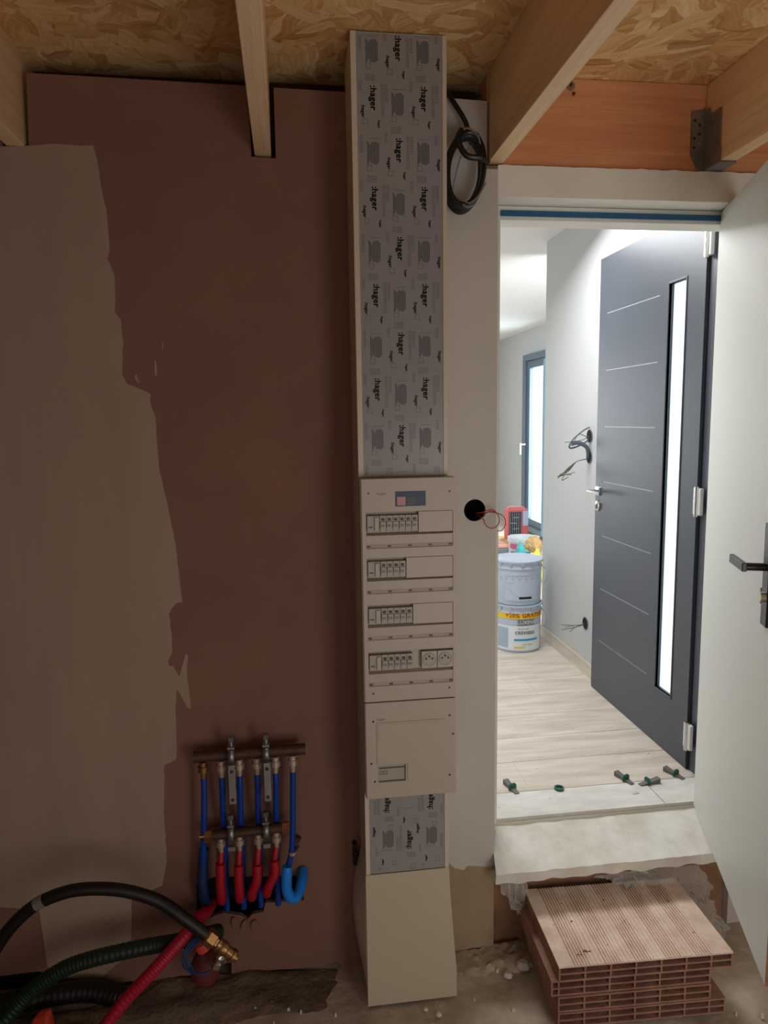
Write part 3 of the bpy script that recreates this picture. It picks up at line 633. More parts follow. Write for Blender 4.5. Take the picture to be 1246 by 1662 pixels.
wrs = emp('wire_loop', (.58, 2.12, 1.48), 'thin red wires looping out of the round hole beside the doorway', 'wire')
mb = MB()
def wl(c, rx, rz, y, a0, a1, n=16): return [(c[0]+rx*cos(a0+(a1-a0)*i/n), y-.02*sin(pi*i/n), c[1]+rz*sin(a0+(a1-a0)*i/n)) for i in range(n+1)]
mb.tube([(.575, 2.15, 1.47)]+wl((.604, 1.462), .022, .026, 2.09, pi*1.0, pi*2.9), .0016, 6, 3)
mb.tube([(.575, 2.15, 1.475), (.582, 2.10, 1.482), (.59, 2.09, 1.488), (.61, 2.08, 1.492), (.624, 2.075, 1.475)], .0016, 6, 4)
obj('red_wire', mb, 'redwire', wrs, smooth=True)
obj('brown_wire', MB().tube([(.58, 2.15, 1.472), (.60, 2.08, 1.485), (.63, 2.06, 1.478), (.643, 2.06, 1.455), (.632, 2.06, 1.432), (.618, 2.07, 1.428)], .0013, 6, 5), 'copper', wrs, smooth=True)
# hall wall outlets with wires
def outlet(name, z, lab, kind):
    o = emp(name, (1.549, 3.53, z-.035), lab, 'electrical box')
    obj('box_rim', MB().lathe((1.5495, 3.53, z), [(.034, 0), (.036, .003), (.032, .004), (.031, 0)], (-1, 0, 0), 20, closed=True), 'toolgrey', o)
    obj('box_back', MB().lathe((1.5490, 3.53, z), [(.031, 0), (.031, -.0004)], (-1, 0, 0), 20), 'dark', o)
    if kind == 0:
        obj('grey_cable', MB().tube([(1.545, 3.53, z+.045), (1.50, 3.50, z+.03), (1.45, 3.50, z-.01), (1.43, 3.51, z-.05), (1.45, 3.52, z-.06), (1.50, 3.53, z-.045), (1.545, 3.53, z-.02)], .0045, 8, 5), 'toolgrey', o, smooth=True)
        obj('loose_wire', MB().tube([(1.545, 3.53, z), (1.50, 3.52, z-.02), (1.41, 3.52, z-.03)], .002, 6, 4).tube([(1.545, 3.53, z-.01), (1.48, 3.51, z+.01), (1.455, 3.52, z-.04)], .002, 6, 4), 'cablegrey', o, smooth=True)
    elif kind == 1:
        obj('grey_cable', MB().tube([(1.545, 3.53, z+.0), (1.53, 3.52, z+.05), (1.48, 3.51, z+.075), (1.44, 3.51, z+.07)], .011, 10, 5), 'toolgrey', o, smooth=True)
        mb = MB()
        for k in range(6): mb.tube([(1.545, 3.53, z-.01), (1.47, 3.50, z-.02), (1.42, 3.49, z-.05-.004*k), (1.385-.012*(k % 3), 3.49, z-.085-.01*(k % 4)), (1.37+.018*k, 3.50, z-.10+.012*(k % 3))], .002, 6, 4)
        obj('loose_wire', mb, 'cablegrey', o, smooth=True)
    else:
        mb = MB()
        for k in range(4): mb.tube([(1.545, 3.53, z-.005), (1.48, 3.50, z+.002-.01*(k//2)), (1.40+.015*(k % 2)+.03*(k//3), 3.49, z+.012-.014*k)], .002, 6, 4)
        obj('loose_wire', mb, 'cablegrey', o, smooth=True)
outlet('wall_outlet_box', 1.668, 'upper bare wall box beside the grey door with a looped dark cable', 0)
outlet('wall_outlet_box', 1.56, 'lower of the paired wall boxes beside the grey door, with a dangling wire bundle', 1)
outlet('wall_outlet_box', .665, 'bare wall box near the hall floor with straight loose wires', 2)

# ================================================================== HEATING MANIFOLD
mf = emp('heating_manifold', (-.15, 2.05, .2), 'brass underfloor heating manifold with blue and red pipes mounted low on the wall', 'manifold')
MY = 2.045
ub = MB().tube([(-.312, MY+.01, .782), (.019, MY+.01, .782)], .017, 16, smooth=False)
obj('upper_bar', ub, 'brassold', mf, smooth=True)
lb = MB().tube([(-.276, MY, .533), (-.055, MY, .539)], .0145, 16, smooth=False); obj('lower_bar', lb, 'brassold', mf, smooth=True)
obj('end_cap', MB().cyl((-.058, MY, .539), (-.038, MY, .5395), .018, 6), 'brass', mf)
obj('end_cap', MB().cyl((-.29, MY, .533), (-.268, MY, .533), .019, 6).cyl((-.305, MY, .5325), (-.29, MY, .533), .006, 8), 'brass', mf)
bx = [-.284, -.231, -.179, -.126, -.072, -.020]
for i, x in enumerate(bx):
    ft = obj('pipe_fitting', MB().lathe((x, MY, .770), [(.012, 0), (.012, -.012), (.0155, -.013), (.0155, -.030), (.010, -.032), (.0085, -.055)], (0, 0, 1), 12), 'nickel' if i else 'brass', mf, smooth=True)
    if i < 5:
        e = [(x-.003, MY+.015, .60), (x-.004, MY+.03, .50), (x-.008, MY+.045, .36), (x-.008, MY+.05, .25)]
        if i == 0: e = [(x-.004, MY, .6), (x-.012, MY+.01, .5), (x-.018, MY+.02, .38), (x-.018, MY+.05, .25)]
        obj('blue_pipe', MB().tube([(x, MY, .718), (x, MY, .68)]+e, .0095, 12, 5), 'bluepipe', mf, smooth=True)
    else:
        obj('blue_pipe', MB().tube([(x, MY, .718), (x-.002, MY, .66), (x-.007, MY-.003, .52), (x-.014, MY-.005, .45), (x-.03, MY-.008, .40), (x-.032, MY-.008, .39)], .0092, 12, 6), 'bluepipe', mf, smooth=True)
obj('pipe_clip', MB().cyl((-.03, MY-.004, .452), (-.03, MY-.004, .462), .0125, 14), 'nickel', mf)
obj('drain_valve', MB().cyl((-.02, MY+.01, .485), (-.012, MY+.01, .50), .012, 10).cyl((-.02, MY, .465), (-.014, MY-.01, .48), .006, 8), 'brassold', mf)
bs_ = obj('blue_sleeve', MB().tube([(-.047, 2.025, .425), (-.050, 2.02, .385), (-.050, 2.02, .35), (-.038, 2.025, .318), (-.018, 2.04, .316), (-.004, 2.075, .335), (0.0, 2.115, .345)], .0165, 14, 6, rf=lambda t, r: r*(1 if t > .04 else .9)), 'bluesleeve', mf, smooth=True)
obj('dark_blue_sleeve', MB().tube([(-.296, MY+.02, .48), (-.303, MY+.02, .41), (-.305, MY+.02, .34), (-.303, MY+.05, .28)], .0155, 12, 5), 'bluedark', mf, smooth=True)
for i, (x, xs, zs, xb, zb) in enumerate(((-.243, -.246, .449, -.250, .318), (-.188, -.192, .438, -.195, .318), (-.131, -.137, .434, -.158, .320), (-.077, -.085, .443, -.112, .326))):
    obj('pipe_fitting', MB().lathe((x, MY, .528), [(.011, 0), (.011, -.012), (.015, -.013), (.015, -.030), (.009, -.032), (.008, -.052)], (0, 0, 1), 12), 'nickel', mf, smooth=True)
    obj('red_pipe', MB().tube([(x, MY, .478), ((x+xs)/2, MY-.004, .46), (xs, MY-.008, zs-.01)], .009, 10, 4), 'redpipe', mf, smooth=True)
    obj('red_sleeve', MB().tube([(xs, 2.032, zs), (xs-.001+.003*(i == 3), 2.03, zs-.035), ((xs+xb)/2+(.006 if i > 1 else 0), 2.03, (zs+zb)/2), (xb+.002, 2.035, zb+.02), (xb, 2.055, zb-.006), (xb, 2.09, zb-.02)], .0145, 14, 6), 'redsleeve', mf, smooth=True)
for i, (x0_, x1_) in enumerate(((-.199, -.210), (-.097, -.106))):
    br = emp('bracket', (0, 0, 0)); br.parent = mf; br.location = (0, 0, 0)
    bpl = obj('bracket_rail', MB().box(x0_-.008, x0_+.012, 1.995, 1.999, .655, .775).box(x0_-.002, x0_+.006, 2.0, 2.10, .655, .665).box(x0_-.002, x0_+.006, 2.02, 2.118, .80, .81), 'steelgrey', mf, bev=.001)
    [obj('bolt_head', MB().lathe((x0_+.002, 1.995, q), [(.006, 0), (.005, .003)], (0, -1, 0), 6), 'toggle', bpl) for q in (.757, .669)]
    bpy.data.objects.remove(br)
    for xx, zz in ((x0_, .785), (x1_, .540)):
        cl = MB(); ring = [(xx, MY+.0+.030*cos(a), zz+.030*sin(a)) for a in [radians(150-20*k) for k in range(0, 13)]]
        ring = [(xx, 2.052-.036*sin(radians(t)), zz+.030*cos(radians(t))) for t in range(-20, 201, 20)]
        vs = []; fs = []
        for p in ring: vs += [(p[0]-.009, p[1], p[2]), (p[0]+.009, p[1], p[2])]
        for k in range(len(ring)-1): fs.append((2*k, 2*k+1, 2*k+3, 2*k+2))
        co_ = obj('pipe_clamp', cl.raw(vs, fs), 'steelgrey', mf, smooth=True); so = co_.modifiers.new('s', 'SOLIDIFY'); so.thickness = .003
        obj('bolt_head', MB().cyl((xx, 2.03, zz+.03), (xx, 2.03, zz+.058), .006, 8).box(xx-.010, xx+.010, 2.02, 2.05, zz+.028, zz+.034).cyl((xx, 2.03, zz+.05), (xx, 2.03, zz+.064), .009, 6), 'steelgrey', co_)
        obj('clamp_ear', MB().box(xx-.009, xx+.012, 2.015, 2.03, zz-.045, zz-.032), 'steelgrey', co_)
# ================================================================== HOSES AND CONDUITS
hs = emp('water_hose', (-.55, 1.9, 0), 'thick black hose arching above the floor with brass end fitting', 'hose')
obj('hose_tube', MB().tube([(-.99, 1.88, .0), (-.955, 1.9, .12), (-.902, 1.9, .241), (-.847, 1.9, .337), (-.793, 1.9, .410), (-.725, 1.9, .466), (-.642, 1.9, .494), (-.561, 1.9, .494), (-.48, 1.9, .476), (-.399, 1.9, .436), (-.334, 1.885, .389), (-.275, 1.88, .335)], .0175, 14, 6), 'hose', hs, smooth=True)
ax = Vector((.075, 0, -.078)).normalized(); c0 = Vector((-.275, 1.88, .335))
obj('brass_nut', MB().lathe(c0, [(.019, -.004), (.024, .002), (.024, .026), (.018, .03), (.018, .036)], ax, 6), 'brass', hs)
obj('brass_nozzle', MB().lathe(c0+ax*.036, [(.013, 0), (.019, .002), (.019, .012), (.015, .014), (.02, .022), (.02, .034), (.016, .038), (.016, .056), (.019, .058), (.019, .068), (.011, .07), (.011, .078)], ax, 16), 'brass', hs, smooth=True)
obj('tape_mark', MB().tube([(-.728, 1.8985, .4655), (-.705, 1.8985, .477)], .0179, 14, smooth=False), 'cablegrey', hs)
vv = emp('ball_valve', (-.25, 1.93, .2), 'small chrome ball valve hanging under the brass hose end', 'valve')
obj('valve_body', MB().lathe((-.262, 1.925, .195), [(.012, 0), (.016, .004), (.016, .02), (.012, .024), (.018, .04), (.012, .055)], (.5, 0, 1), 14), 'chrome', vv, smooth=True)
obj('valve_lever', MB().tube([(-.25, 1.91, .24), (-.235, 1.90, .262), (-.22, 1.90, .255)], .005, 8, 4), 'chrome', vv, smooth=True)
obj('red_cap', MB().lathe((-.29, 1.93, .255), [(.010, 0), (.022, .006), (.022, .022), (.016, .03)], (-.3, -.3, 1), 14), 'orange', vv, smooth=True)
def ridged(t, r): return r*(1+.06*(1 if int(t*400) % 2 else 0))
gc = MB().tube([(-.98, 1.86, .03), (-.87, 1.92, .085), (-.799, 1.95, .146), (-.745, 1.95, .19), (-.675, 1.95, .228), (-.589, 1.95, .248), (-.469, 1.96, .256), (-.38, 1.97, .255), (-.31, 1.99, .25), (-.26, 2.04, .22)], .0215, 14, 30, rf=ridged)
obj('green_conduit', gc, 'green', label='dark green corrugated conduit bending along the wall under the black hose', cat='conduit', smooth=True)
rc = MB().tube([(-.295, 2.14, .24), (-.30, 2.06, .275), (-.318, 1.99, .305), (-.345, 1.93, .30), (-.39, 1.905, .265), (-.44, 1.89, .222), (-.512, 1.88, .155), (-.60, 1.85, .065), (-.70, 1.80, .03), (-.85, 1.70, .022)], .0175, 14, 30, rf=ridged)
obj('red_conduit', rc, 'redcond', label='bright red corrugated conduit slanting down across the green one', cat='conduit', smooth=True)
bw = MB()
for k in range(3): bw.tube([(-.30+.006*k, 1.93, .30-.004*k), (-.335, 1.90, .285-.01*k), (-.345+.01*k, 1.89, .24), (-.31, 1.90, .20), (-.27, 1.92, .19)], .003, 7, 6)
obj('blue_wire_bundle', bw, 'bluedark', label='thin blue wires looping behind the brass hose end', cat='wire', smooth=True)
bg_ = MB().lathe((-.30, 2.0, .10), [(.02, 0), (.042, .015), (.046, .05), (.03, .085), (.014, .10)], (0, -.1, 1), 16)
obj('red_pipe_stub', bg_, mat('dusty_red', (96, 34, 36), .7, var=.2, vs=20), label='dusty dark red plastic plug standing at the wall foot under the hose end', cat='pipe', smooth=True)
oc = MB().hexa([(-.80, 1.95, .0), (-.735, 1.93, .0), (-.73, 1.99, .0), (-.79, 2.01, .0)], [(-.79, 1.95, .075), (-.735, 1.94, .09), (-.733, 1.97, .10), (-.77, 1.975, .085)])
obj('orange_offcut', oc, 'orange', label='orange-red plastic offcut on the floor at the lower left', cat='offcut', bev=.012)
for k, (pts, r_, lb_) in enumerate((([(-1.35, 1.62, .04), (-1.22, 1.66, .16), (-1.06, 1.72, .22), (-.95, 1.74, .16), (-.90, 1.73, .04)], .035, 'fat black pipe rising from the floor at the left edge'),
                            ([(-1.3, 1.96, .03), (-1.1, 2.0, .06), (-.95, 2.04, .05), (-.80, 2.06, .05), (-.66, 2.07, .045), (-.55, 2.05, .02)], .03, 'black pipe lying along the foot of the wall at the lower left'),
                            ([(-1.25, 1.40, .03), (-1.05, 1.50, .03), (-.88, 1.60, .03), (-.78, 1.63, .03)], .03, 'short black pipe end on the floor in the lower left corner'))):
    obj('black_pipe', MB().tube(pts, r_, 14, 24, rf=ridged), 'hose', label=lb_, cat='pipe', smooth=True)
# dark panel leaning at the far left (beside the pipes)
# dirt banks along the wall foot
def bank(name, x0, x1, y0, y1, h, m, lab, seed):
    mb = MB(); nx, ny = 40, 12; vs = []
    for j in range(ny+1):
        for i in range(nx+1):
            u, v = i/nx, j/ny; e = min(1, 4*u, 4*(1-u), 3*v+.0)
            vs.append((x0+(x1-x0)*u, y0+(y1-y0)*v+.02*noise.noise(Vector((u*5, seed, 0))), -.022+e*(h*(.5+.8*abs(noise.noise(Vector((u*9, v*3, seed)))))+.012+.01*noise.noise(Vector((u*40, v*14, seed))))))
    mb.raw(vs, [(j*(nx+1)+i, j*(nx+1)+i+1, (j+1)*(nx+1)+i+1, (j+1)*(nx+1)+i) for j in range(ny) for i in range(nx)])
    return obj(name, mb, m, label=lab, cat='rubble', kind='stuff', smooth=True)
bank('plaster_dirt', -1.0, .14, 1.93, 2.119, .03, 'dirt', 'bank of dark dirt and plaster dust along the wall foot at the left', 1)
bank('plaster_dirt', .47, .80, 2.0, 2.119, .02, 'concrete', 'low bank of plaster dust between the trunking foot and doorway step', 4)
ch = MB()
for k in range(120):
    x = random.uniform(-.2, 1.5); y = random.uniform(1.5, 2.05); s_ = random.uniform(.0015, .005); 
    if .64 < x < 1.26 and y > 1.7 or .16 < x < .5 and y > 1.9: continue
    a = random.random()*3
    ch.hexa([(x-s_, y-s_*.6, -.01), (x+s_, y-s_, -.01), (x+s_*.7, y+s_, -.01), (x-s_, y+s_*.8, -.01)], [(x-s_*.6, y-s_*.5, s_*.6), (x+s_*.8, y-s_*.5, s_*.9), (x+s_*.5, y+s_*.6, s_*.7), (x-s_*.6, y+s_*.5, s_*.5)])
obj('plaster_crumbs', ch, 'chip', label='small plaster crumbs scattered on the rough floor', cat='debris', kind='stuff')
for (x, y, z, s_, lb_) in ((.355, 1.90, 0, .008, 'small white plaster lump on the floor in front of the trunking foot'), (.39, 1.875, 0, .010, 'pale brown plaster flake on the floor by the trunking foot'), (.70, 2.02, 0, .025, 'pale plaster lump on the floor left of the clay bricks'), (.64, 1.99, 0, .016, 'small plaster lump between the trunking and the clay bricks')):
    m_ = MB(); m_.lathe((x, y, z-.004), [(s_*.9, 0), (s_, s_*.3), (s_*.55, s_*.8)], (.1, .1, 1), 7); obj('plaster_lump', m_, 'chip', label=lb_, cat='rubble')

# ================================================================== CLAY BRICKS
BT = .2
def brick(name, x0, x1, y0, y1, z0, rot, lab, top=False, ph=0):
    cx, cy = .99, 1.93; o = emp(name, (cx, cy, z0), lab, 'brick', 'hollow clay bricks stacked below the doorway')
    Hh = .0485; L_ = x1-x0; D_ = y1-y0; t = .0052; a, c = x0-cx, y0-cy
    # body: shells and webs, open cells running front to back
    mb = MB()
    mb.box(a, a+L_, c, c+D_, 0, t); mb.box(a, a+L_, c, c+D_, Hh/2-t/2, Hh/2+t/2)
    web = [a]+([a+ph] if ph else [])+[a+ph+.0765*k for k in range(1, 7) if ph+.0765*k < L_-.02]+[a+L_-t]
    for q in web: mb.box(q, q+t, c+.0006*random.random(), c+D_, t, Hh/2-t/2); mb.box(q, q+t, c+.0006*random.random(), c+D_, Hh/2+t/2, Hh-t)
    # grooved top shell: profile extruded along the depth
    prof = []; x = a; k = 0
    zt = Hh
    if top:
        prof.append((a, zt-t)); prof.append((a, zt)); x = a+.045; prof.append((x, zt))
        while x < a+L_-.05:
            w_ = .0088 if (k % 9) < 6 else .013; d_ = .0045 if (k % 9) < 6 else .002
            prof += [(x+.001, zt-d_), (x+.0035, zt-d_), (x+.0045, zt), (x+w_, zt)]; x += w_; k += 1
        prof += [(a+L_, zt), (a+L_, zt-t)]
        m2 = MB(); n = len(prof); ns = 1
        vs = [(p[0], c, p[1]) for p in prof]+[(p[0], c+D_, p[1]) for p in prof]
        fs = [(i, i+1, n+i+1, n+i) for i in range(n-1)]+[(n-1, 0, n, 2*n-1)]
        m2.raw(vs, fs); n0 = len(m2.v)
        m2.plate(prof[::-1], [], c, c+.0001, 'Y'); m2.plate(prof[::-1], [], c+D_-.0001, c+D_, 'Y')
        R = Matrix.Rotation(rot, 3, 'Z')
        m2.v = [tuple(R @ Vector(v)+o.location) for v in m2.v]; ts = obj('grooved_face', m2, 'bricktop', o)
        chp = MB()
        for q in range(26):
            qx, qy = a+random.uniform(.04, L_-.05), c+random.uniform(.03, D_-.03); s_ = random.uniform(.001, .0032)
            if q < 8: qx, qy, s_ = a+.09+random.uniform(-.02, .02), c+.05+random.uniform(-.012, .012), random.uniform(.002, .005)
            chp.hexa([(qx-s_, qy-s_, zt-.0005), (qx+s_*1.4, qy-s_*.6, zt-.0005), (qx+s_, qy+s_, zt-.0005), (qx-s_, qy+s_*.5, zt-.0005)], [(qx-s_*.5, qy-s_*.5, zt+s_*.5), (qx+s_, qy-s_*.4, zt+s_*.6), (qx+s_*.6, qy+s_*.6, zt+s_*.5), (qx-s_*.5, qy+s_*.3, zt+s_*.4)])
        chp.v = [tuple(R @ Vector(v)+o.location) for v in chp.v]; cb = obj('mortar_crumbs', chp, 'dirt', o, kind='stuff')
    else:
        mb.box(a, a+L_, c, c+D_, Hh-t, Hh)
    R = Matrix.Rotation(rot, 3, 'Z'); mb.v = [tuple(R @ Vector(v)+o.location) for v in mb.v]
    obj('hollow_body', mb, 'brick', o); return o
rot = radians(-2.2)
brick('hollow_brick', .728, 1.256, 1.762, 2.105, .1505, rot, 'topmost hollow clay brick of the stack, with a dusty grooved top face', True)
brick('hollow_brick', .708, 1.1935, 1.768, 2.108, .101, rot, 'second hollow clay brick from the top of the stack, shifted to the left', ph=.020)
brick('hollow_brick', .728, 1.1935, 1.764, 2.105, .0515, rot, 'third hollow clay brick down the stack, directly on the floor brick')
brick('hollow_brick', .728, 1.240, 1.762, 2.10, .002, rot, 'lowest hollow clay brick resting on the floor, longer at the right')

# ================================================================== PLASTIC SHEET under the threshold
def sheet(name, path_top, path_bot, n, m, amp, seed, lab):
    mb = MB(); vs = []
    def ip(pa, t):
        t *= len(pa)-1; i = min(int(t), len(pa)-2); return Vector(pa[i]).lerp(Vector(pa[i+1]), t-i)
    for j in range(m+1):
        for i in range(n+1):
            p = ip(path_top, i/n).lerp(ip(path_bot, i/n), j/m); v = j/m
            q = amp*(noise.noise(Vector((i*.33+v, j*.2, seed)))+.5*noise.noise(Vector((i*.9, j*.5, seed+9))))
            vs.append((p.x+q*.5, min(p.y-abs(q)*(.2+v), 2.147), p.z+q*.35*v))
    mb.raw(vs, [(j*(n+1)+i, j*(n+1)+i+1, (j+1)*(n+1)+i+1, (j+1)*(n+1)+i) for j in range(m) for i in range(n)])
    o = obj(name, mb, 'plastic', label=lab, cat='plastic sheet', smooth=True); return o
sheet('plastic_sheet', [(.628, 2.105, .268), (.68, 2.10, .262), (.74, 2.10, .245)], [(.68, 2.08, .17), (.71, 2.09, .13), (.735, 2.11, .12)], 24, 16, .035, 2, 'crumpled clear plastic flap hanging at the left end of the threshold')
sheet('plastic_sheet', [(.98, 2.10, .235), (1.10, 2.09, .248), (1.20, 2.09, .245), (1.35, 2.095, .24)], [(1.05, 2.105, .20), (1.18, 2.06, .14), (1.31, 2.02, .04), (1.42, 2.04, .02)], 46, 26, .05, 6, 'crumpled dusty plastic film under the threshold behind the clay bricks')

# ================================================================== TILE LEVELLING CLIPS
def clip(x, y, ang, lab, ring=False):
    o = emp('levelling_clip', (x, y, HZ), lab, 'tile clip', 'tile levelling clips along the joint')
    R = Matrix.Rotation(ang, 3, 'Z'); tf = lambda mb: setattr(mb, 'v', [tuple(R @ Vector(v)+o.location) for v in mb.v]) or mb
    if ring:
        obj('ring', tf(MB().lathe((0, 0, .001), [(.012, 0), (.012, .008), (.018, .008), (.018, 0)], (0, 0, 1), 16, closed=True)), 'clipgreen', o); return
    pf = [(-.016, 0), (-.016, .018), (-.010, .025), (.010, .025), (.016, .018), (.016, 0), (.009, 0), (.009, .012), (-.009, .012), (-.009, 0)]
    obj('green_arch', tf(MB().plate(pf, [], -.003, .003, 'Y')), 'clipgreen', o, bev=.001)
    obj('grey_wedge', tf(MB().hexa([(-.009, -.035, 0), (.009, -.035, 0), (.011, .05, 0), (-.011, .05, 0)], [(-.009, -.035, .003), (.009, -.035, .003), (.011, .05, .019), (-.011, .05, .019)])), 'clipgrey', o, bev=.001)
clip(.786, 2.41, radians(14), 'green tile clip with a grey wedge at the left end of the tile joint')
clip(.958, 2.385, 0, 'small empty green clip ring lying on the tile joint', True)
clip(1.231, 2.405, radians(20), 'green tile clip with a grey wedge, third along the joint from the left')
clip(1.300, 2.37, radians(-82), 'green tile clip with its grey wedge lying sideways along the joint')
clip(1.437, 2.41, radians(24), 'green tile clip with a grey wedge nearest the grey door')
ch = MB()
for (x, y, s_) in ((1.22, 2.315, .012), (1.0, 2.5, .004), (.9, 2.33, .004), (1.42, 2.60, .008), (1.06, 2.46, .005), (.93, 2.55, .005), (.7, 2.3, .004), (.85, 3.1, .006)):
    ch.hexa([(x-s_, y-s_, HZ), (x+s_*1.4, y-s_*.6, HZ), (x+s_, y+s_, HZ), (x-s_, y+s_*.5, HZ)], [(x-s_*.5, y-s_*.5, HZ+s_*.3), (x+s_, y-s_*.4, HZ+s_*.35), (x+s_*.6, y+s_*.6, HZ+s_*.3), (x-s_*.5, y+s_*.3, HZ+s_*.3)])
obj('tile_crumbs', ch, 'chip', label='white mortar crumbs on the dusty hall tiles', cat='debris', kind='stuff')

# ================================================================== PAINT BUCKETS
BC = Vector((1.335, 4.04, 0)); BR = .143
def cylmap(z0, r, cx, cy, a0): return lambda a, c: (cx+r*sin(a0+a/r), cy-r*cos(a0+a/r), z0+c)
def patch(mb, r, a0, a1, z0, z1, cx, cy, n=20):
    vs = []
    for i in range(n+1):
        a = a0+(a1-a0)*i/n; vs += [(cx+r*sin(a), cy-r*cos(a), z0), (cx+r*sin(a), cy-r*cos(a), z1)]
    return mb.raw(vs, [(2*i, 2*i+2, 2*i+3, 2*i+1) for i in range(n)])
def bucket(z, h, lab):
    o = emp('paint_bucket', (BC.x, BC.y, z), lab, 'bucket')
    obj('bucket_body', MB().lathe((BC.x, BC.y, z), [(BR*.955, 0), (BR*.97, .006), (BR*.985, h*.6), (BR, h-.05), (BR+.004, h-.048), (BR+.004, h-.04), (BR, h-.038), (BR, h-.014)], (0, 0, 1), 48), 'bucket', o, smooth=True)
    lid = obj('lid', MB().lathe((BC.x, BC.y, z+h-.014), [(BR-.004, 0), (BR+.006, .0), (BR+.008, .012), (BR+.004, .014), (BR-.004, .012), (BR-.012, .006), (.0, .006)], (0, 0, 1), 48), 'bucket', o, smooth=True)
    tb = MB()
    for k in range(14):
        a = 2*pi*k/14+.1; c_, s_ = cos(a), sin(a); r_ = BR+.004
        p = Vector((BC.x+r_*c_, BC.y+r_*s_, z+h-.026)); tv = Vector((-s_, c_, 0))*.007; ov = Vector((c_, s_, 0))*.005
        tb.hexa([p-tv, p+tv, p+tv+ov, p-tv+ov], [q+Vector((0, 0, .016)) for q in (p-tv, p+tv, p+tv+ov, p-tv+ov)])
    obj('lid_tab', tb, 'labelgrey', lid, kind='stuff')
    ear = a = radians(-12)
    obj('bail_handle', MB().tube([(BC.x+BR+.004, BC.y-.01, z+h-.055), (BC.x+BR+.018, BC.y-.05, z+h-.07), (BC.x+BR+.016, BC.y-.07, z+h-.12), (BC.x+BR+.0, BC.y-.07, z+h-.15)], .0025, 8, 5), 'chrome', o, smooth=True)
    return o
h1 = .285
bkl = bucket(HZ, h1, 'lower grey paint bucket with yellow bonus band beside the hall wall')
bku = bucket(HZ+h1+.001, .262, 'upper grey paint bucket with a lid, stacked on the yellow-banded one')
r_ = BR+.0015; cx, cy = BC.x, BC.y; va = math.atan2(cx, cy)*-1   # facing the camera
lb = patch(MB(), r_, va-1.2, va+1.45, HZ+.205, HZ+.248, cx, cy); yb = obj('yellow_band', lb, 'yellow', bkl, smooth=True)
q = MB(); put_text(q, '+20% GRATUIT', .038, cylmap(HZ+.226, r_+.003, cx, cy, va+.42), .0012); obj('printed_text', q, 'redprint', yb)
wl_ = obj('white_label', patch(MB(), r_, va-.95, va+1.15, HZ+.015, HZ+.165, cx, cy), 'bucketwhite', bkl, smooth=True)
q = MB(); put_text(q, 'BLANC MAT', .012, cylmap(HZ+.147, r_+.003, cx, cy, va+.3)); put_text(q, 'CREVISSES', .026, cylmap(HZ+.122, r_+.003, cx, cy, va+.35), .0008); put_text(q, 'pour murs', .014, cylmap(HZ+.052, r_+.003, cx, cy, va+.45)); obj('printed_text', q, 'inkgrey', wl_)
obj('blue_bar', patch(MB(), r_+.001, va-.1, va+.95, HZ+.074, HZ+.086, cx, cy), 'cyan', wl_)
obj('yellow_bar', patch(MB(), r_+.001, va-.1, va+.35, HZ+.03, HZ+.039, cx, cy), 'yellow', wl_)
obj('grey_bar', patch(MB(), r_+.001, va-.85, va-.35, HZ+.03, HZ+.15, cx, cy), 'labelgrey', wl_)
lo = obj('logo_panel', patch(MB(), r_+.0005, va+.02, va+.78, HZ+.170, HZ+.2, cx, cy), 'toolgrey', bkl)
q = MB(); put_text(q, 'LUXENS', .03, cylmap(HZ+.185, r_+.003, cx, cy, va+.4), .001); obj('printed_text', q, 'white', lo)
zu = HZ+h1+.001
pn = obj('printed_label', patch(MB(), r_-.001, va-.5, va+1.0, zu+.03, zu+.175, cx, cy), 'bucket', bku, smooth=True)
obj('black_bar', patch(MB(), r_, va+.08, va+.62, zu+.040, zu+.053, cx, cy), 'ink', pn)
q = MB(); patch(q, r_, va-.5, va+1.0, zu+.174, zu+.177, cx, cy); patch(q, r_, va-.5, va-.1, zu+.13, zu+.134, cx, cy)
for k in range(7): patch(q, r_, va-.75+.27*k, va-.68+.27*k, zu+.152, zu+.166, cx, cy, 2)
for k in range(10): v0 = va-.45+.05*k; patch(q, r_, v0, v0+.055, zu+.10-.005*k, zu+.103-.005*k, cx, cy, 2)
obj('printed_lines', q, 'labelgrey', pn)

# ================================================================== CLUTTER IN THE FAR ROOM
def gb(x, y, z, r, h, lab):
    o = emp('open_bucket', (x, y, z), lab, 'bucket')
    obj('bucket_body', MB().lathe((x, y, z), [(r*.86, 0), (r*.9, .01), (r*.98, h-.04), (r*1.04, h-.038), (r*1.04, h), (r*.97, h), (r*.9, h-.1), (r*.85, h-.15), (.001, h-.15)], (0, 0, 1), 40), 'bucketwhite', o, smooth=True)
    a0 = -math.atan2(x, y)
    obj('pink_label', patch(MB(), r*.985, a0-1.1, a0+.2, z+h-.10, z+h-.055, x, y), 'magenta', o)
    obj('grey_label', patch(MB(), r*.965, a0-1.0, a0-.1, z+.02, z+h-.13, x, y), 'toolgrey', o)
    obj('blue_label', patch(MB(), r*.97, a0+.1, a0+.8, z+.03, z+h-.12, x, y), 'cyan', o)
gb(2.19, 6.45, HZ, .145, .25, 'white open bucket with a pink label in the far room')
t = emp('tool_case', (1.83, 6.25, HZ), 'grey tool case with a salmon lid, left of the open bucket', 'case')
obj('case_body', MB().box(1.55, 1.935, 6.1, 6.4, HZ+.10, HZ+.21), 'toolgrey', t, bev=.01); obj('lid', MB().box(1.55, 1.93, 6.11, 6.39, HZ+.21, HZ+.245), 'salmon', t, bev=.01)
obj('foot', MB().box(1.58, 1.92, 6.12, 6.38, HZ, HZ+.10), 'bucketwhite', t, bev=.01)
rl = emp('paint_roller', (1.70, 5.75, HZ), 'grey paint roller lying behind the stacked buckets', 'roller')
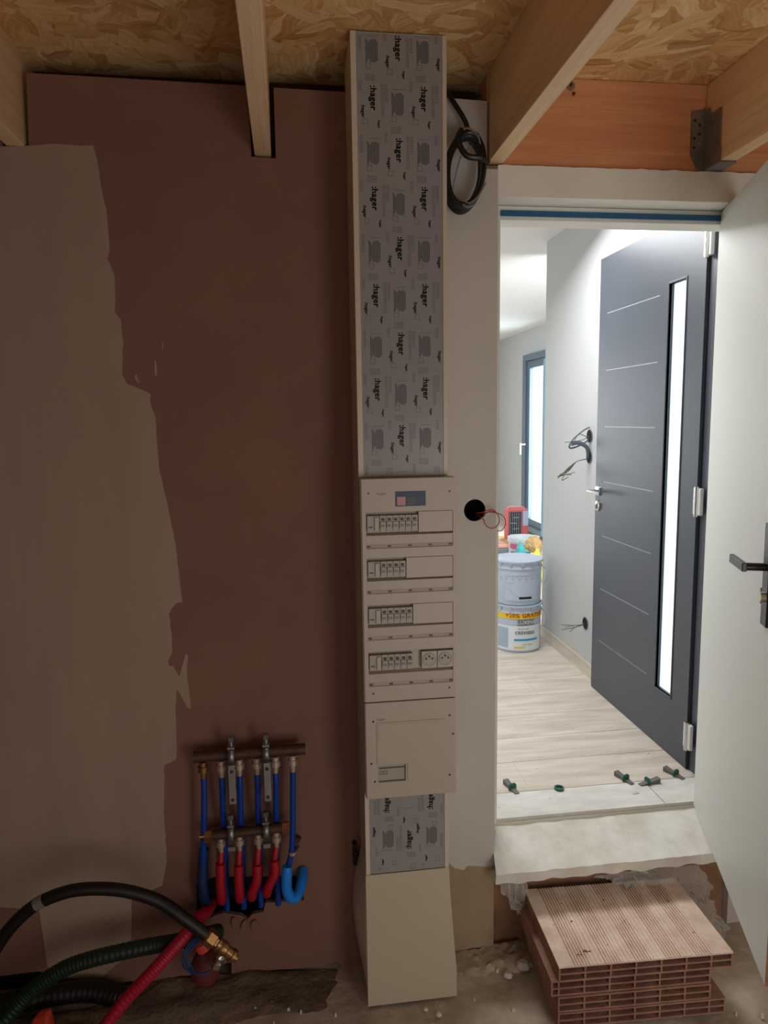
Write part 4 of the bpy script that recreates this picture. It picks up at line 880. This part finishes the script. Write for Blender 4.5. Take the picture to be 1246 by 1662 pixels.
obj('roller_sleeve', MB().tube([(1.60, 5.75, HZ+.13), (1.77, 5.76, HZ+.13)], .03, 14, smooth=False), 'toolgrey', rl, smooth=True); obj('tray', MB().box(1.45, 1.79, 5.68, 5.9, HZ, HZ+.098), 'bucketwhite', rl, bev=.008)
rd = emp('site_radio', (2.35, 7.3, HZ), 'red and black jobsite radio with a grille by the far window', 'radio')
zr = HZ+.085
obj('crate', MB().box(1.95, 2.52, 7.12, 7.5, HZ, zr), 'tan', label='tan cardboard box standing under the jobsite radio', cat='box', bev=.006)
rd.location.z = zr
obj('radio_body', MB().box(2.275, 2.50, 7.2, 7.36, zr+.001, zr+.33), 'radiored', rd, bev=.02)
obj('grille', MB().box(2.285, 2.42, 7.19, 7.20, zr+.02, zr+.30), 'radiodark', rd, bev=.003)
q = MB()
for k in range(6): q.box(2.292+.0235*k, 2.2945+.0235*k, 7.186, 7.19, zr+.025, zr+.295)
for k in range(4): q.box(2.295+.03*(k % 2), 2.36+.03*(k % 2), 7.185, 7.188, zr+.06+.06*k, zr+.066+.06*k)
obj('grille_bar', q, 'labelgrey', rd); obj('side_panel', MB().box(2.43, 2.49, 7.19, 7.20, zr+.15, zr+.31), 'labelgrey', rd, bev=.003)
obj('carry_handle', MB().tube([(2.29, 7.28, zr+.32), (2.31, 7.28, zr+.345), (2.45, 7.28, zr+.34), (2.48, 7.28, zr+.315)], .01, 8, 5), 'salmon', rd, smooth=True)
def lump(name, c, r, m, lab, cat, seed, amp=.25):
    mb = MB(); bm = bmesh.new(); bmesh.ops.create_icosphere(bm, subdivisions=4, radius=1)
    vs = []
    for v in bm.verts:
        k = 1+amp*noise.noise(v.co*2.2+Vector((seed, 0, 0)))+amp*.5*noise.noise(v.co*5+Vector((0, seed, 0))); p = v.co*k
        vs.append((c[0]+p.x*r[0], c[1]+p.y*r[1], max(c[2]+p.z*r[2], HZ+.001)))
    mb.raw(vs, [tuple(v.index for v in f.verts) for f in bm.faces]); bm.free(); return obj(name, mb, m, label=lab, cat=cat, smooth=True)
lump('cloth_bundle', (2.14, 6.02, HZ+.245), (.075, .07, .075), 'tan', 'tan cloth bundle on top of the yellow bag', 'cloth', 3)
lump('yellow_bag', (2.02, 5.65, HZ+.12), (.095, .09, .13), 'bagyellow', 'crumpled yellow plastic bag right of the open bucket', 'bag', 8, .4)
lump('cyan_bag', (1.985, 5.92, HZ+.14), (.05, .05, .15), 'bagcyan', 'small cyan bag between the open bucket and yellow bag', 'bag', 12, .15)
lump('brown_sack', (2.14, 6.02, HZ+.07), (.085, .08, .085), 'tan', 'lower tan sack under the cloth bundle behind the yellow bag', 'sack', 5)
